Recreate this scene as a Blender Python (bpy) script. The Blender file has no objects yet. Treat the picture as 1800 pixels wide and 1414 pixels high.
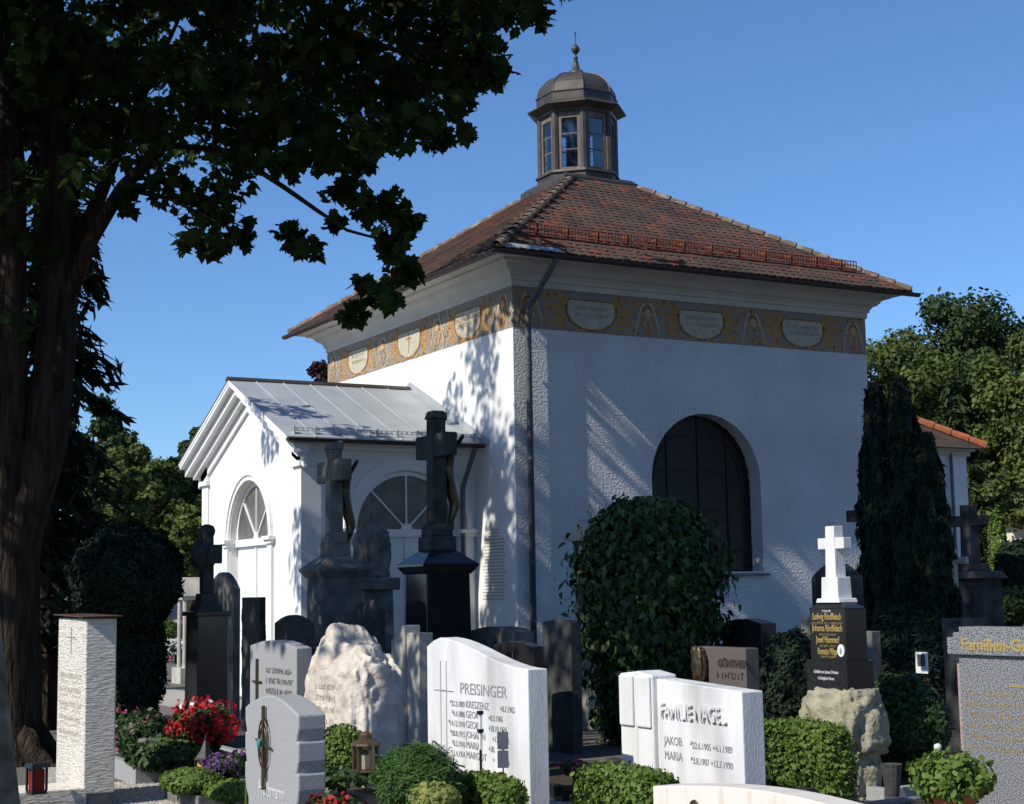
import bpy, bmesh, math, random
import numpy as np
from mathutils import Vector, Matrix, noise
random.seed(7); rng = np.random.default_rng(7)
S = bpy.context.scene; COL = S.collection
R_ = math.radians
# ------------------------------------------------------------------ camera, sky, sun, exposure
CAM = np.array([-11.78, -20.81, 1.65]); FPX = 2711.0
YAW, PIT, ROL = R_(60.568), R_(7.009), R_(-.956)
F = np.array([math.cos(YAW)*math.cos(PIT), math.sin(YAW)*math.cos(PIT), math.sin(PIT)])
Rh = np.array([math.sin(YAW), -math.cos(YAW), 0.]); Uh = np.cross(Rh, F)
RV = math.cos(ROL)*Rh + math.sin(ROL)*Uh; UV = -math.sin(ROL)*Rh + math.cos(ROL)*Uh
FH = np.array([math.cos(YAW), math.sin(YAW), 0.])
cd = bpy.data.cameras.new('camera'); cam = bpy.data.objects.new('camera', cd); COL.objects.link(cam)
cd.sensor_width = 36; cd.lens = 36*FPX/1800; cd.clip_end = 2000; cd.clip_start = .1
M = Matrix(((RV[0], UV[0], -F[0], CAM[0]), (RV[1], UV[1], -F[1], CAM[1]), (RV[2], UV[2], -F[2], CAM[2]), (0, 0, 0, 1)))
cam.matrix_world = M; S.camera = cam
SUN_EL, SUN_G = R_(40.0), R_(7.5)
sunv = Vector((-math.cos(SUN_G)*math.cos(SUN_EL), -math.sin(SUN_G)*math.cos(SUN_EL), math.sin(SUN_EL)))
wd = bpy.data.worlds.new('World'); S.world = wd; wd.use_nodes = True
nt = wd.node_tree; bg = nt.nodes['Background']; sk = nt.nodes.new('ShaderNodeTexSky'); sk.sky_type = 'NISHITA'
sk.sun_disc = False; sk.sun_elevation = SUN_EL; sk.sun_rotation = math.atan2(sunv.x, sunv.y) % (2*math.pi)
sk.altitude = 500; sk.air_density = 1.0; sk.dust_density = 0.25; sk.ozone_density = 10.0
nt.links.new(sk.outputs[0], bg.inputs[0]); bg.inputs[1].default_value = 0.15
sl = bpy.data.lights.new('sun', 'SUN'); sl.energy = 5.0; sl.angle = R_(.5); sl.color = (1, .95, .86)
so = bpy.data.objects.new('sun', sl); COL.objects.link(so); so.rotation_euler = (-sunv).to_track_quat('-Z', 'Y').to_euler(); so.location = (0, 0, 30)
S.view_settings.view_transform = 'Standard'; S.view_settings.look = 'None'; S.view_settings.exposure = 0.0; S.view_settings.gamma = 1
S.cycles.max_bounces = 6; S.cycles.transparent_max_bounces = 12; S.cycles.use_denoising = True
# ------------------------------------------------------------------ helpers
def ray(px, py): return F + RV*(px-900)/FPX + UV*(707-py)/FPX
def at(px, py, d):                       # the point seen at a pixel, d metres ahead
    r = ray(px, py); return CAM + r*d/(r@FH)
def gxy(px, d, py=1200): p = at(px, py, d); return float(p[0]), float(p[1])
def zat(px, py, d): return float(at(px, py, d)[2])
def colx(px, x0, py=1200):               # y of the point of plane x = x0 in pixel column px
    r = ray(px, py); return float(CAM[1] + r[1]*(x0-CAM[0])/r[0])
def coly(px, y0, py=1200):
    r = ray(px, py); return float(CAM[0] + r[0]*(y0-CAM[1])/r[1])
MATS = {}
def mat(name, c1, c2=None, scale=8, rough=.8, bump=0, bscale=60, spec=.3, metal=0, stretch=None, detail=6, lo=.35, hi=.65, speck=None, transl=0, objrnd=0, c3=None, bdist=.01):
    m = bpy.data.materials.new(name); m.use_nodes = True; t = m.node_tree; b = t.nodes['Principled BSDF']; L = t.links.new
    b.inputs['Roughness'].default_value = rough; b.inputs['Metallic'].default_value = metal; b.inputs['Specular IOR Level'].default_value = spec
    tc = t.nodes.new('ShaderNodeTexCoord'); co = tc.outputs['Object']
    if stretch:
        mp = t.nodes.new('ShaderNodeMapping'); mp.inputs['Scale'].default_value = stretch; L(co, mp.inputs[0]); co = mp.outputs[0]
    def mix(fac, a, c):
        x = t.nodes.new('ShaderNodeMix'); x.data_type = 'RGBA'; L(fac, x.inputs[0])
        for s, v in ((6, a), (7, c)):
            if hasattr(v, 'is_linked'): L(v, x.inputs[s])
            else: x.inputs[s].default_value = (*v, 1)
        return x.outputs[2]
    def nz(sc, det=detail, l=lo, h=hi):
        n = t.nodes.new('ShaderNodeTexNoise'); n.inputs['Scale'].default_value = sc; n.inputs['Detail'].default_value = det; L(co, n.inputs[0])
        r = t.nodes.new('ShaderNodeMapRange'); r.inputs[1].default_value = l; r.inputs[2].default_value = h; L(n.outputs[0], r.inputs[0]); return r.outputs[0]
    col = None
    if c2: col = mix(nz(scale), c1, c2)
    if objrnd:                            # each loose piece its own tint
        oi = t.nodes.new('ShaderNodeObjectInfo'); ge = t.nodes.new('ShaderNodeNewGeometry'); ad = t.nodes.new('ShaderNodeMath'); ad.operation = 'ADD'
        L(oi.outputs['Random'], ad.inputs[0]); L(ge.outputs['Random Per Island'], ad.inputs[1])
        fr = t.nodes.new('ShaderNodeMath'); fr.operation = 'FRACT'; L(ad.outputs[0], fr.inputs[0])
        pw = t.nodes.new('ShaderNodeMath'); pw.operation = 'POWER'; L(fr.outputs[0], pw.inputs[0]); pw.inputs[1].default_value = objrnd
        col = mix(pw.outputs[0], col if col else c1, c3)
    if speck: col = mix(nz(speck[1], 2, *speck[2:]), col if col else c1, speck[0])
    if col: L(col, b.inputs['Base Color'])
    else: b.inputs['Base Color'].default_value = (*c1, 1)
    if bump:
        n = t.nodes.new('ShaderNodeTexNoise'); n.inputs['Scale'].default_value = bscale; n.inputs['Detail'].default_value = 5; L(co, n.inputs[0])
        bp = t.nodes.new('ShaderNodeBump'); bp.inputs['Strength'].default_value = bump; bp.inputs['Distance'].default_value = bdist
        L(n.outputs[0], bp.inputs['Height']); L(bp.outputs[0], b.inputs['Normal'])
    if transl:
        tr = t.nodes.new('ShaderNodeBsdfTranslucent'); ms = t.nodes.new('ShaderNodeMixShader'); ms.inputs[0].default_value = transl
        if col: L(col, tr.inputs[0])
        else: tr.inputs[0].default_value = (*c1, 1)
        L(b.outputs[0], ms.inputs[1]); L(tr.outputs[0], ms.inputs[2]); L(ms.outputs[0], t.nodes['Material Output'].inputs[0])
    MATS[name] = m; return m
def glassmat(name, tint, amount):
    m = bpy.data.materials.new(name); m.use_nodes = True; t = m.node_tree; t.nodes.remove(t.nodes['Principled BSDF'])
    tr = t.nodes.new('ShaderNodeBsdfTransparent'); tr.inputs[0].default_value = (*tint, 1); gl = t.nodes.new('ShaderNodeBsdfGlossy'); gl.inputs['Roughness'].default_value = .04
    ms = t.nodes.new('ShaderNodeMixShader'); ms.inputs[0].default_value = amount
    t.links.new(tr.outputs[0], ms.inputs[1]); t.links.new(gl.outputs[0], ms.inputs[2]); t.links.new(ms.outputs[0], t.nodes['Material Output'].inputs[0]); MATS[name] = m
mat('plaster', (.74, .74, .73), (.62, .62, .61), .9, .9, 1.0, 26, .15, bdist=.035)
mat('smooth_plaster', (.80, .80, .78), (.72, .72, .70), 2.0, .85, .15, 40, .2)
mat('plinth_plaster', (.58, .57, .54), (.40, .39, .36), 3, .9, .4, 40, .15, detail=9)
mat('white_paint', (.80, .80, .78), (.74, .74, .72), 3, .5, .05, 30, .3)
mat('cornice_paint', (.62, .60, .55), (.54, .52, .47), 2, .8, .1, 30, .2)
mat('frieze_ground', (.25, .25, .26), (.33, .27, .19), 9, .9, .1, 60, .1, detail=10)
mat('paint_ochre', (.60, .33, .10), (.42, .20, .06), 14, .9, 0, 50, .1)
mat('paint_cream', (.54, .50, .40), (.44, .40, .30), 9, .9, 0, 50, .1)
mat('paint_flesh', (.62, .44, .30), (.54, .36, .22), 20, .9, 0, 50, .1)
mat('paint_umber', (.20, .12, .07), (.28, .17, .09), 9, .9, 0, 50, .1)
mat('paint_blue', (.22, .24, .28), (.30, .30, .30), 9, .9, 0, 50, .1)
mat('wall_print', (.45, .36, .25), None, 9, .9)
mat('tile', (.115, .078, .062), (.06, .047, .042), 1.4, .9, .4, 80, .12, objrnd=8.0, c3=(.22, .07, .038), detail=9)
mat('tile_dark', (.09, .06, .05), (.06, .045, .04), 3, .9, .5, 25, .15)
mat('tile_lichen', (.16, .115, .09), (.28, .25, .21), 7, .9, .5, 40, .1, lo=.5, hi=.66)
mat('tile_red', (.38, .12, .06), (.25, .08, .04), 8, .85, .3, 60)
mat('guard_red', (.32, .07, .03), (.18, .05, .03), 9, .7)
mat('copper_dark', (.055, .047, .042), (.085, .072, .062), 4, .5, .1, 30, .4, metal=.3)
mat('gutter_brown', (.05, .035, .03), (.07, .05, .04), 5, .5, 0, 20, .4, metal=.2)
mat('zinc', (.36, .39, .41), (.44, .46, .47), 1.6, .5, .05, 12, .4, metal=.15)
mat('pipe_grey', (.10, .11, .12), (.14, .15, .16), 4, .5, 0, 20, .4, metal=.3)
mat('wood_grey', (.20, .16, .13), (.13, .10, .085), 7, .8, .3, 60, stretch=(1, 1, .2))
mat('lead_dark', (.015, .015, .017), None, 5, .5)
mat('dark_glass', (.010, .011, .012), (.018, .018, .017), 3, .3, .2, 8, .25)
mat('fan_glass', (.15, .14, .12), (.09, .085, .075), 4, .25, .1, 6, .4)
mat('interior', (.05, .045, .04), None, 5, .9)
glassmat('lantern_glass', (.82, .88, .92), .12); glassmat('lamp_glass', (.75, .7, .6), .1)
mat('marble', (.72, .71, .69), (.56, .555, .55), 7, .65, .35, 90, .25, stretch=(1, 1, .22), detail=9, lo=.42, hi=.72, speck=((.45, .45, .43), 3.0, .56, .75))
mat('marble_side', (.55, .55, .56), (.44, .44, .45), 12, .8, .5, 90, .2, stretch=(1, 1, .5))
mat('pale_granite', (.38, .38, .38), (.28, .28, .28), 90, .65, .1, 150, .3, detail=3, lo=.4, hi=.6)
mat('speckled_granite', (.30, .30, .31), (.06, .06, .065), 110, .45, 0, 100, .4, detail=2, lo=.45, hi=.57)
mat('pink_granite', (.45, .33, .29), (.25, .18, .16), 90, .5, 0, 90, .4, detail=2)
mat('brown_granite', (.15, .12, .11), (.08, .065, .06), 100, .5, 0, 90, .4, detail=2)
mat('travertine', (.70, .66, .58), (.52, .47, .40), 7, .8, .8, 14, .2, stretch=(1, 1, 4.5), detail=8, lo=.4, hi=.75, bdist=.03, speck=((.26, .22, .17), 20, .63, .70))
mat('beige_rock', (.66, .59, .50), (.46, .40, .34), 4, .9, 1.0, 9, .15, detail=12, bdist=.05)
mat('sand_rock', (.38, .35, .25), (.25, .23, .16), 6, .9, 1.0, 10, .15, detail=12, bdist=.05)
mat('beige_marble', (.74, .68, .60), (.62, .50, .40), 2.4, .5, 0, 30, .35, stretch=(1, 7, .6), detail=9, lo=.5, hi=.75)
mat('black_granite', (.012, .012, .013), (.03, .03, .032), 120, .12, 0, 30, .5, detail=2)
mat('dark_stone', (.075, .075, .075), (.035, .035, .035), 6, .85, .5, 30, .2)
mat('weathered_stone', (.24, .23, .21), (.10, .10, .09), 4, .9, .5, 25, .15, detail=9)
mat('pale_stone', (.52, .49, .43), (.38, .36, .32), 5, .9, .3, 30, .15)
mat('bronze', (.09, .065, .035), (.13, .10, .06), 9, .4, 0, 20, .5, metal=.8)
mat('gold', (.72, .50, .16), None, 9, .35, 0, 20, .5, metal=.6)
mat('faded_letters', (.42, .36, .28), None, 9, .9); mat('rock_letters', (.30, .25, .19), None, 9, .9); mat('grey_letters', (.27, .27, .27), None, 9, .8); mat('silver_letters', (.60, .60, .58), None, 9, .5); mat('dark_letters', (.04, .035, .03), None, 9, .6)
mat('bark', (.062, .047, .035), (.022, .017, .013), 16, .95, 1.0, 26, .05, stretch=(1, 1, .16), bdist=.10, detail=9)
mat('pale_bark', (.20, .19, .165), (.085, .075, .06), 5, .95, .7, 25, .1, detail=9, bdist=.03)
mat('maple_leaf', (.024, .045, .011), (.038, .066, .016), 3, .7, 0, 20, .12, transl=.35)
mat('tree_leaf', (.065, .10, .022), (.036, .062, .016), .5, .7, 0, 20, .2, transl=.22, objrnd=1.0, c3=(.13, .16, .038))
mat('tree_leaf_dark', (.030, .055, .018), (.018, .036, .012), .5, .7, 0, 20, .2, transl=.15, objrnd=1.0, c3=(.06, .09, .025))
mat('copper_leaf', (.055, .02, .018), (.03, .012, .012), 2, .7, transl=.15)
mat('needle_dark', (.014, .026, .014), (.02, .035, .018), 3, .8, transl=.1)
mat('box_leaf', (.070, .13, .020), (.11, .18, .03), 6, .55, 0, 20, .2, transl=.25, objrnd=1.0, c3=(.15, .22, .045))
mat('ivy_leaf', (.016, .036, .010), (.030, .060, .016), 6, .45, 0, 20, .22, transl=.12, objrnd=2.5, c3=(.08, .13, .04))
mat('pine_needle', (.07, .15, .03), (.05, .11, .025), 6, .6, transl=.25)
mat('yellow_leaf', (.30, .30, .08), (.14, .20, .04), 20, .6, transl=.2)
mat('red_petal', (.48, .012, .018), (.32, .008, .012), 9, .6, transl=.2); mat('white_petal', (.8, .78, .76), None, 9, .6, transl=.2)
mat('pink_petal', (.5, .08, .16), (.35, .05, .14), 9, .6, transl=.2); mat('purple_petal', (.17, .06, .20), (.11, .04, .15), 9, .6, transl=.2)
mat('terracotta', (.48, .15, .06), (.38, .12, .05), 6, .7, .05, 30)
mat('soil', (.045, .035, .026), (.075, .06, .045), 12, .95, .6, 40, .1)
mat('gravel_ground', (.20, .185, .16), (.11, .10, .09), 70, .95, 1.0, 60, .1, detail=4)
mat('gravel_stone', (.40, .37, .31), (.26, .23, .19), 30, .9, 0, 20, .1, objrnd=1.2, c3=(.55, .52, .46))
mat('asphalt_path', (.17, .13, .12), (.13, .10, .10), 20, .9, .3, 90); mat('gravel_path', (.38, .36, .32), (.28, .26, .23), 40, .9, .5, 60)
mat('black_metal', (.02, .02, .02), None, 9, .45, 0, 20, .4, metal=.3); mat('brown_metal', (.13, .085, .06), (.09, .06, .04), 9, .5, metal=.4)
mat('red_glass', (.22, .012, .01), None, 9, .25); mat('yellow_glass', (.6, .38, .08), None, 9, .3)
mat('cream_wall', (.76, .68, .48), (.68, .6, .42), 2, .9, .1, 30); mat('slate_roof', (.13, .12, .125), (.10, .10, .10), 5, .7)
mat('photo_white', (.7, .7, .7), None, 9, .3); mat('photo_dark', (.06, .06, .06), None, 9, .3)
mat('rust_sheet', (.14, .065, .04), (.10, .05, .035), 6, .6, metal=.3); mat('turquoise', (.02, .22, .2), None, 9, .2)
mat('wood_stake', (.3, .18, .08), None, 9, .8)

class MB:
    def __init__(s): s.v = []; s.f = []; s.mi = []; s.cur = 0
    def add(s, vs, fs):
        o = len(s.v); s.v += [tuple(map(float, q)) for q in vs]
        for q in fs: s.f.append(tuple(i+o for i in q)); s.mi.append(s.cur)
        return s
    def box(s, x0, x1, y0, y1, z0, z1):
        return s.add([(x0,y0,z0),(x1,y0,z0),(x1,y1,z0),(x0,y1,z0),(x0,y0,z1),(x1,y0,z1),(x1,y1,z1),(x0,y1,z1)],
                     [(0,3,2,1),(4,5,6,7),(0,1,5,4),(1,2,6,5),(2,3,7,6),(3,0,4,7)])
    def frustum(s, c, a0, b0, z0, a1, b1, z1):      # tapering rectangular block
        x, y = c
        return s.add([(x-a0,y-b0,z0),(x+a0,y-b0,z0),(x+a0,y+b0,z0),(x-a0,y+b0,z0),(x-a1,y-b1,z1),(x+a1,y-b1,z1),(x+a1,y+b1,z1),(x-a1,y+b1,z1)],
                     [(0,3,2,1),(4,5,6,7),(0,1,5,4),(1,2,6,5),(2,3,7,6),(3,0,4,7)])
    def prism(s, pts, fn, a, b):                    # polygon pts (u,w) swept from a to b; fn(u,w,t) -> xyz
        n = len(pts); vs = [fn(u, w, a) for u, w in pts]+[fn(u, w, b) for u, w in pts]
        return s.add(vs, [tuple(range(n))[::-1], tuple(range(n, 2*n))]+[(i, (i+1) % n, n+(i+1) % n, n+i) for i in range(n)])
    def tube(s, pts, rad, n=8, cap=True):
        pts = [Vector(p) for p in pts]; rad = rad if hasattr(rad, '__len__') else [rad]*len(pts); vs = []; fs = []; ref = None
        for i, p in enumerate(pts):
            d = (pts[min(i+1, len(pts)-1)]-pts[max(i-1, 0)]).normalized()
            if ref is None: ref = d.orthogonal().normalized()
            ref = (ref-d*ref.dot(d)).normalized(); w = d.cross(ref)
            vs += [p+(ref*math.cos(a)+w*math.sin(a))*rad[i] for a in (2*math.pi*k/n for k in range(n))]
        for i in range(len(pts)-1):
            for k in range(n): fs.append((i*n+k, i*n+(k+1) % n, (i+1)*n+(k+1) % n, (i+1)*n+k))
        if cap: fs += [tuple(range(n))[::-1], tuple(range(len(vs)-n, len(vs)))]
        return s.add(vs, fs)
    def lathe(s, prof, c=(0, 0), n=16, ph=0):       # prof (r,z)
        vs = [(c[0]+r*math.cos(ph+2*math.pi*k/n), c[1]+r*math.sin(ph+2*math.pi*k/n), z) for r, z in prof for k in range(n)]; m = len(prof)
        fs = [(i*n+k, i*n+(k+1) % n, (i+1)*n+(k+1) % n, (i+1)*n+k) for i in range(m-1) for k in range(n)]
        return s.add(vs, fs+[tuple(range(n))[::-1], tuple(range((m-1)*n, m*n))])
    def build(s, name, mats, parent=None, bevel=0, smooth=False):
        me = bpy.data.meshes.new(name); me.from_pydata(s.v, [], s.f)
        for m in ([mats] if isinstance(mats, str) else mats): me.materials.append(MATS[m])
        if s.cur: me.polygons.foreach_set('material_index', s.mi)
        if smooth: me.polygons.foreach_set('use_smooth', [True]*len(s.f))
        me.update(); return link(name, me, parent, bevel)
def link(name, me, parent=None, bevel=0):
    o = bpy.data.objects.new(name, me); COL.objects.link(o)
    if parent: o.parent = parent
    if bevel:
        b = o.modifiers.new('edge', 'BEVEL'); b.width = bevel; b.segments = 2; b.limit_method = 'ANGLE'
    return o
def tag(o, label, cat=None, group=None, kind=None):
    if label: o['label'] = label
    if cat: o['category'] = cat
    if group: o['group'] = group
    if kind: o['kind'] = kind
    return o
def thing(name, label, cat, loc=(0, 0, 0), rz=0, group=None):
    o = bpy.data.objects.new(name, None); COL.objects.link(o); o.location = loc; o.rotation_euler.z = rz; o.empty_display_size = .2
    return tag(o, label, cat, group)
def frameM(o, x, y):                                # matrix with columns x, y, x cross y at o
    x = Vector(x); y = Vector(y); z = x.cross(y); return Matrix(((x.x, y.x, z.x, o[0]), (x.y, y.y, z.y, o[1]), (x.z, y.z, z.z, o[2]), (0, 0, 0, 1)))
def text(body, parent, mtx, size, m, name='lettering', ext=.003, align='LEFT', bold=0, sx=1, space=1, line=1):
    c = bpy.data.curves.new('t', 'FONT'); c.body = body; c.size = size; c.extrude = ext; c.align_x = align; c.offset = bold; c.space_character = space; c.space_line = line; c.resolution_u = 3
    t = bpy.data.objects.new('t', c); COL.objects.link(t); dg = bpy.context.evaluated_depsgraph_get(); me = bpy.data.meshes.new_from_object(t.evaluated_get(dg))
    bpy.data.objects.remove(t); bpy.data.curves.remove(c); me.transform(mtx @ Matrix.Diagonal((sx, 1, 1, 1))); me.materials.clear(); me.materials.append(MATS[m]); return link(name, me, parent)
def front_text(body, parent, y, z, size, m, x=-.001, **k):   # on a face looking to -x: reads towards -y
    return text(body, parent, frameM((x, y, z), (0, -1, 0), (0, 0, 1)), size, m, **k)
def worn(parent, fn, rows, m, seed=1):
    """rows of worn, unreadable letter strokes; rows = (u0, u1, z, height), fn(u, z) -> xyz"""
    r = random.Random(seed); b = MB()
    for u0, u1, z, h in rows:
        u = u0; sg = 1 if u1 > u0 else -1
        while abs(u-u0) < abs(u1-u0):
            w = h*r.uniform(.12, .2); hh = h*r.uniform(.75, 1); k = r.random()
            b.add([fn(u, z), fn(u+sg*w, z), fn(u+sg*w, z+hh), fn(u, z+hh)], [(0, 1, 2, 3)])
            if k < .7: zz = z+hh*r.choice((0, .42, .82)); b.add([fn(u+sg*w, zz), fn(u+sg*h*.5, zz), fn(u+sg*h*.5, zz+h*.16), fn(u+sg*w, zz+h*.16)], [(0, 1, 2, 3)])
            u += sg*h*(r.uniform(.6, .8) if r.random() > .12 else 1.2)
    return tag(b.build('worn_lettering', m, parent), None, kind='stuff')
def front_worn(parent, rows, m, x=-.003, seed=1): return worn(parent, lambda u, z: (x, u, z), rows, m, seed)
def leafmesh(name, P, N, size, shape, m, parent=None, jit=.35, smoothkind=None, updir=None):
    """one mesh of len(P) separate leaf faces at P with normals N"""
    n = len(P); sh = np.array(shape, float); k = len(sh)
    N = N/np.maximum(np.linalg.norm(N, axis=1, keepdims=True), 1e-6)
    A = rng.normal(size=(n, 3)) if updir is None else np.asarray(updir)+rng.normal(size=(n, 3))*.35
    T = A-N*np.sum(A*N, 1, keepdims=True); T /= np.maximum(np.linalg.norm(T, axis=1, keepdims=True), 1e-6); B = np.cross(T, N)
    sc = size*(1+jit*rng.uniform(-1, 1, n))
    V = P[:, None, :]+sc[:, None, None]*(sh[None, :, 0, None]*B[:, None, :]+sh[None, :, 1, None]*T[:, None, :])
    V += (N*1.0)[:, None, :]*(-.18*sc)[:, None, None]*(np.sum(sh**2, 1))[None, :, None]*2
    me = bpy.data.meshes.new(name); me.vertices.add(n*k); me.vertices.foreach_set('co', V.reshape(-1)); me.loops.add(n*k); me.loops.foreach_set('vertex_index', np.arange(n*k, dtype=np.int32))
    me.polygons.add(n); me.polygons.foreach_set('loop_start', np.arange(0, n*k, k, dtype=np.int32)); me.polygons.foreach_set('loop_total', np.full(n, k, dtype=np.int32))
    me.materials.append(MATS[m]); me.update(calc_edges=True); me.validate(); return link(name, me, parent)
_h = [(0,-.42),(.26,-.40),(.20,-.27),(.50,-.16),(.38,-.02),(.48,.20),(.25,.16),(.19,.30),(0,.58)]
MAPLE = _h+[(-x, y) for x, y in _h[-2:0:-1]]
OVAL = [(0,-.5),(.28,-.15),(.26,.2),(0,.5),(-.26,.2),(-.28,-.15)]
QUADL = [(0,-.5),(.3,0),(0,.5),(-.3,0)]
IVY = [(0,-.4),(.4,-.35),(.25,.05),(0,.55),(-.25,.05),(-.4,-.35)]
NEEDLE = [(-.03,-.5),(.03,-.5),(.0,.5)]
FROND = [(0,-.5),(.12,-.2),(.1,.2),(0,.5),(-.1,.2),(-.12,-.2)]
def rsph(n): v = rng.normal(size=(n, 3)); return v/np.linalg.norm(v, axis=1, keepdims=True)
def ball(c, r, n, shell=.5):
    c = np.asarray(c, float); r = np.asarray(r, float)*np.ones(3); d = rsph(n); return c+d*r*(shell+(1-shell)*rng.uniform(0, 1, (n, 1))**.5), d
def V3(*a): return Vector(a)
# ------------------------------------------------------------------ the ground
def sheet(name, pts, z, m, kind='structure'):
    b = MB(); b.add([(x, y, z) for x, y in pts], [tuple(range(len(pts)))]); return tag(b.build(name, m), None, None, None, kind)
sheet('ground', [(-400, -400), (600, -400), (600, 700), (-400, 700)], 0, 'gravel_ground')
sheet('path', [(-6.6, -3), (-3.3, -3), (-3.3, 40), (-6.6, 40)], .004, 'gravel_path')
sheet('asphalt_path', [(-5.8, -3), (-4.7, -3), (-4.7, 40), (-5.8, 40)], .008, 'asphalt_path')
# ------------------------------------------------------------------ the chapel
W, D = 7.31, 7.52
ZT, ZB = 6.44, 5.78
chapel = thing('chapel', 'square white chapel with tiled pyramid roof, painted frieze and glazed lantern', 'chapel')
def arch_face(b, fn, u0, u1, z0, z1, uc, r, zs, z_sill, rev, n=20):
    """a wall rectangle with a round-headed opening; fn(u,z,depth) -> xyz; rev = depth of the reveal"""
    arc = [(uc-r*math.cos(math.pi*k/n), zs+r*math.sin(math.pi*k/n)) for k in range(n+1)]
    q = lambda P: b.add([fn(u, z, 0) for u, z in P], [tuple(range(len(P)))])
    q([(u0, z0), (uc-r, z0), (uc-r, z1), (u0, z1)]); q([(uc+r, z0), (u1, z0), (u1, z1), (uc+r, z1)])
    if z_sill > z0: q([(uc-r, z0), (uc+r, z0), (uc+r, z_sill), (uc-r, z_sill)])
    for a, c in zip(arc, arc[1:]): q([a, c, (c[0], z1), (a[0], z1)])
    ring = [(uc-r, z_sill)]+arc+[(uc+r, z_sill)]
    for a, c in zip(ring, ring[1:]): b.add([fn(*a, 0), fn(*c, 0), fn(*c, rev), fn(*a, rev)], [(0, 1, 2, 3)])
    b.add([fn(uc-r, z_sill, 0), fn(uc+r, z_sill, 0), fn(uc+r, z_sill, rev), fn(uc-r, z_sill, rev)], [(0, 1, 2, 3)])
def cell(uc, r, zs, u0, u1, z0, z1, n=10):          # a pane cell cut by the arch
    top = []
    for k in range(n+1):
        u = u1+(u0-u1)*k/n; h = math.sqrt(max(r*r-(u-uc)**2, 0)); top.append((u, min(z1, zs+h)))
    return [(u0, z0), (u1, z0)]+top
rightf = lambda u, z, d: (u, d, z)                 # right face, looks to -y
WC, WR, WZ, WS = 3.68, 1.12, 3.44, 1.92
b = MB(); arch_face(b, rightf, 0, W, .76, ZB, WC, WR, WZ, WS, .32); b.build('wall', 'plaster', chapel)
b = MB(); b.add([(0, 0, .76), (0, D, .76), (0, D, ZB), (0, 0, ZB)], [(0, 1, 2, 3)]); b.build('wall', 'smooth_plaster', chapel)
b = MB(); b.add([(W, 0, 0), (W, D, 0), (W, D, ZT), (W, 0, ZT)], [(0, 1, 2, 3)]).add([(0, D, 0), (W, D, 0), (W, D, ZT), (0, D, ZT)], [(0, 1, 2, 3)]); b.build('wall', 'smooth_plaster', chapel)
b = MB()
b.add([(-.03, -.03, 0), (W, -.03, 0), (W, -.03, .76), (-.03, -.03, .76), (-.03, D, 0), (-.03, D, .76)], [(0, 1, 2, 3), (0, 3, 5, 4)])
b.add([(-.03, -.03, .76), (W, -.03, .76), (W, 0, .775), (0, 0, .775), (-.03, D, .76), (0, D, .775)], [(0, 1, 2, 3), (0, 3, 5, 4)]); b.build('plinth', 'plinth_plaster', chapel)
b = MB(); b.box(-.004, W+.004, -.004, D+.004, ZB, ZT); b.build('frieze', 'frieze_ground', chapel)
# big round-headed window
win = MB(); win.prism(cell(WC, WR, WZ, WC-WR, WC+WR, WS, 9, 24), lambda u, z, t: (u, t, z), .300, .31)
win = win.build('window', 'lead_dark', chapel)
us = [WC-WR+.02, WC-.62, WC+.02, WC+.62, WC+WR-.02]; zs_ = [WS+.02, 2.28, 2.95, 3.62, 4.2, 4.6]
for i in range(4):
    for j in range(5):
        c = cell(WC, WR-.03, WZ, us[i]+.012, us[i+1]-.012, zs_[j]+.012, zs_[j+1]-.012, 8)
        if max(z for u, z in c[2:]) <= zs_[j]+.05: continue
        c = [(u, max(z, zs_[j]+.012)) for u, z in c]
        b = MB(); b.prism(c, lambda u, z, t: (u, t, z), .285, .292); b.build('pane', 'dark_glass', win)
for i in (1, 2, 3): b = MB(); b.box(us[i]-.014, us[i]+.014, .262, .284, WS, WZ+math.sqrt(WR**2-(us[i]-WC)**2)-.02); b.build('glazing_bar', 'lead_dark', win)
for z in zs_[1:5]:
    h = WR-.02 if z <= WZ else math.sqrt(WR**2-(z-WZ)**2)-.02
    b = MB(); b.box(WC-h, WC+h, .255, .270, z-.013, z+.013); b.build('glazing_bar', 'lead_dark', win)
b = MB(); n = 24
for k in range(n):
    a0, a1 = math.pi*k/n, math.pi*(k+1)/n
    P = [(WC-r*math.cos(a), .27+dy, WZ+r*math.sin(a)) for a in (a0, a1) for r in (WR-.24, WR-.215) for dy in (0,)]
    b.add(P, [(0, 1, 3, 2)])
b.build('glazing_bar', 'lead_dark', win)
b = MB(); b.prism([(-.07, WS-.07), (.3, WS-.01), (.3, WS+.012), (-.07, WS-.035)], lambda u, z, t: (t, u, z), WC-WR-.04, WC+WR+.08); b.build('window_sill', 'weathered_stone', win)
# cornice swept round the square
PROF = [(.006, ZT-.002), (.03, ZT-.002), (.035, ZT+.09), (.06, ZT+.10), (.07, ZT+.15), (.11, ZT+.20), (.17, ZT+.225), (.18, ZT+.25), (.20, ZT+.255), (.21, ZT+.29), (.27, ZT+.325), (.33, ZT+.335), (.335, ZT+.37), (.35, ZT+.375), (.50, ZT+.385), (.50, ZT+.40), (.006, ZT+.40)]
b = MB(); cs = []
for o, z in PROF: cs.append([(-o, -o, z), (W+o, -o, z), (W+o, D+o, z), (-o, D+o, z)])
b.add([p for r in cs for p in r], [(4*i+k, 4*i+(k+1) % 4, 4*i+4+(k+1) % 4, 4*i+4+k) for i in range(len(PROF)-1) for k in range(4)]); b.build('cornice', 'cornice_paint', chapel)
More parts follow.
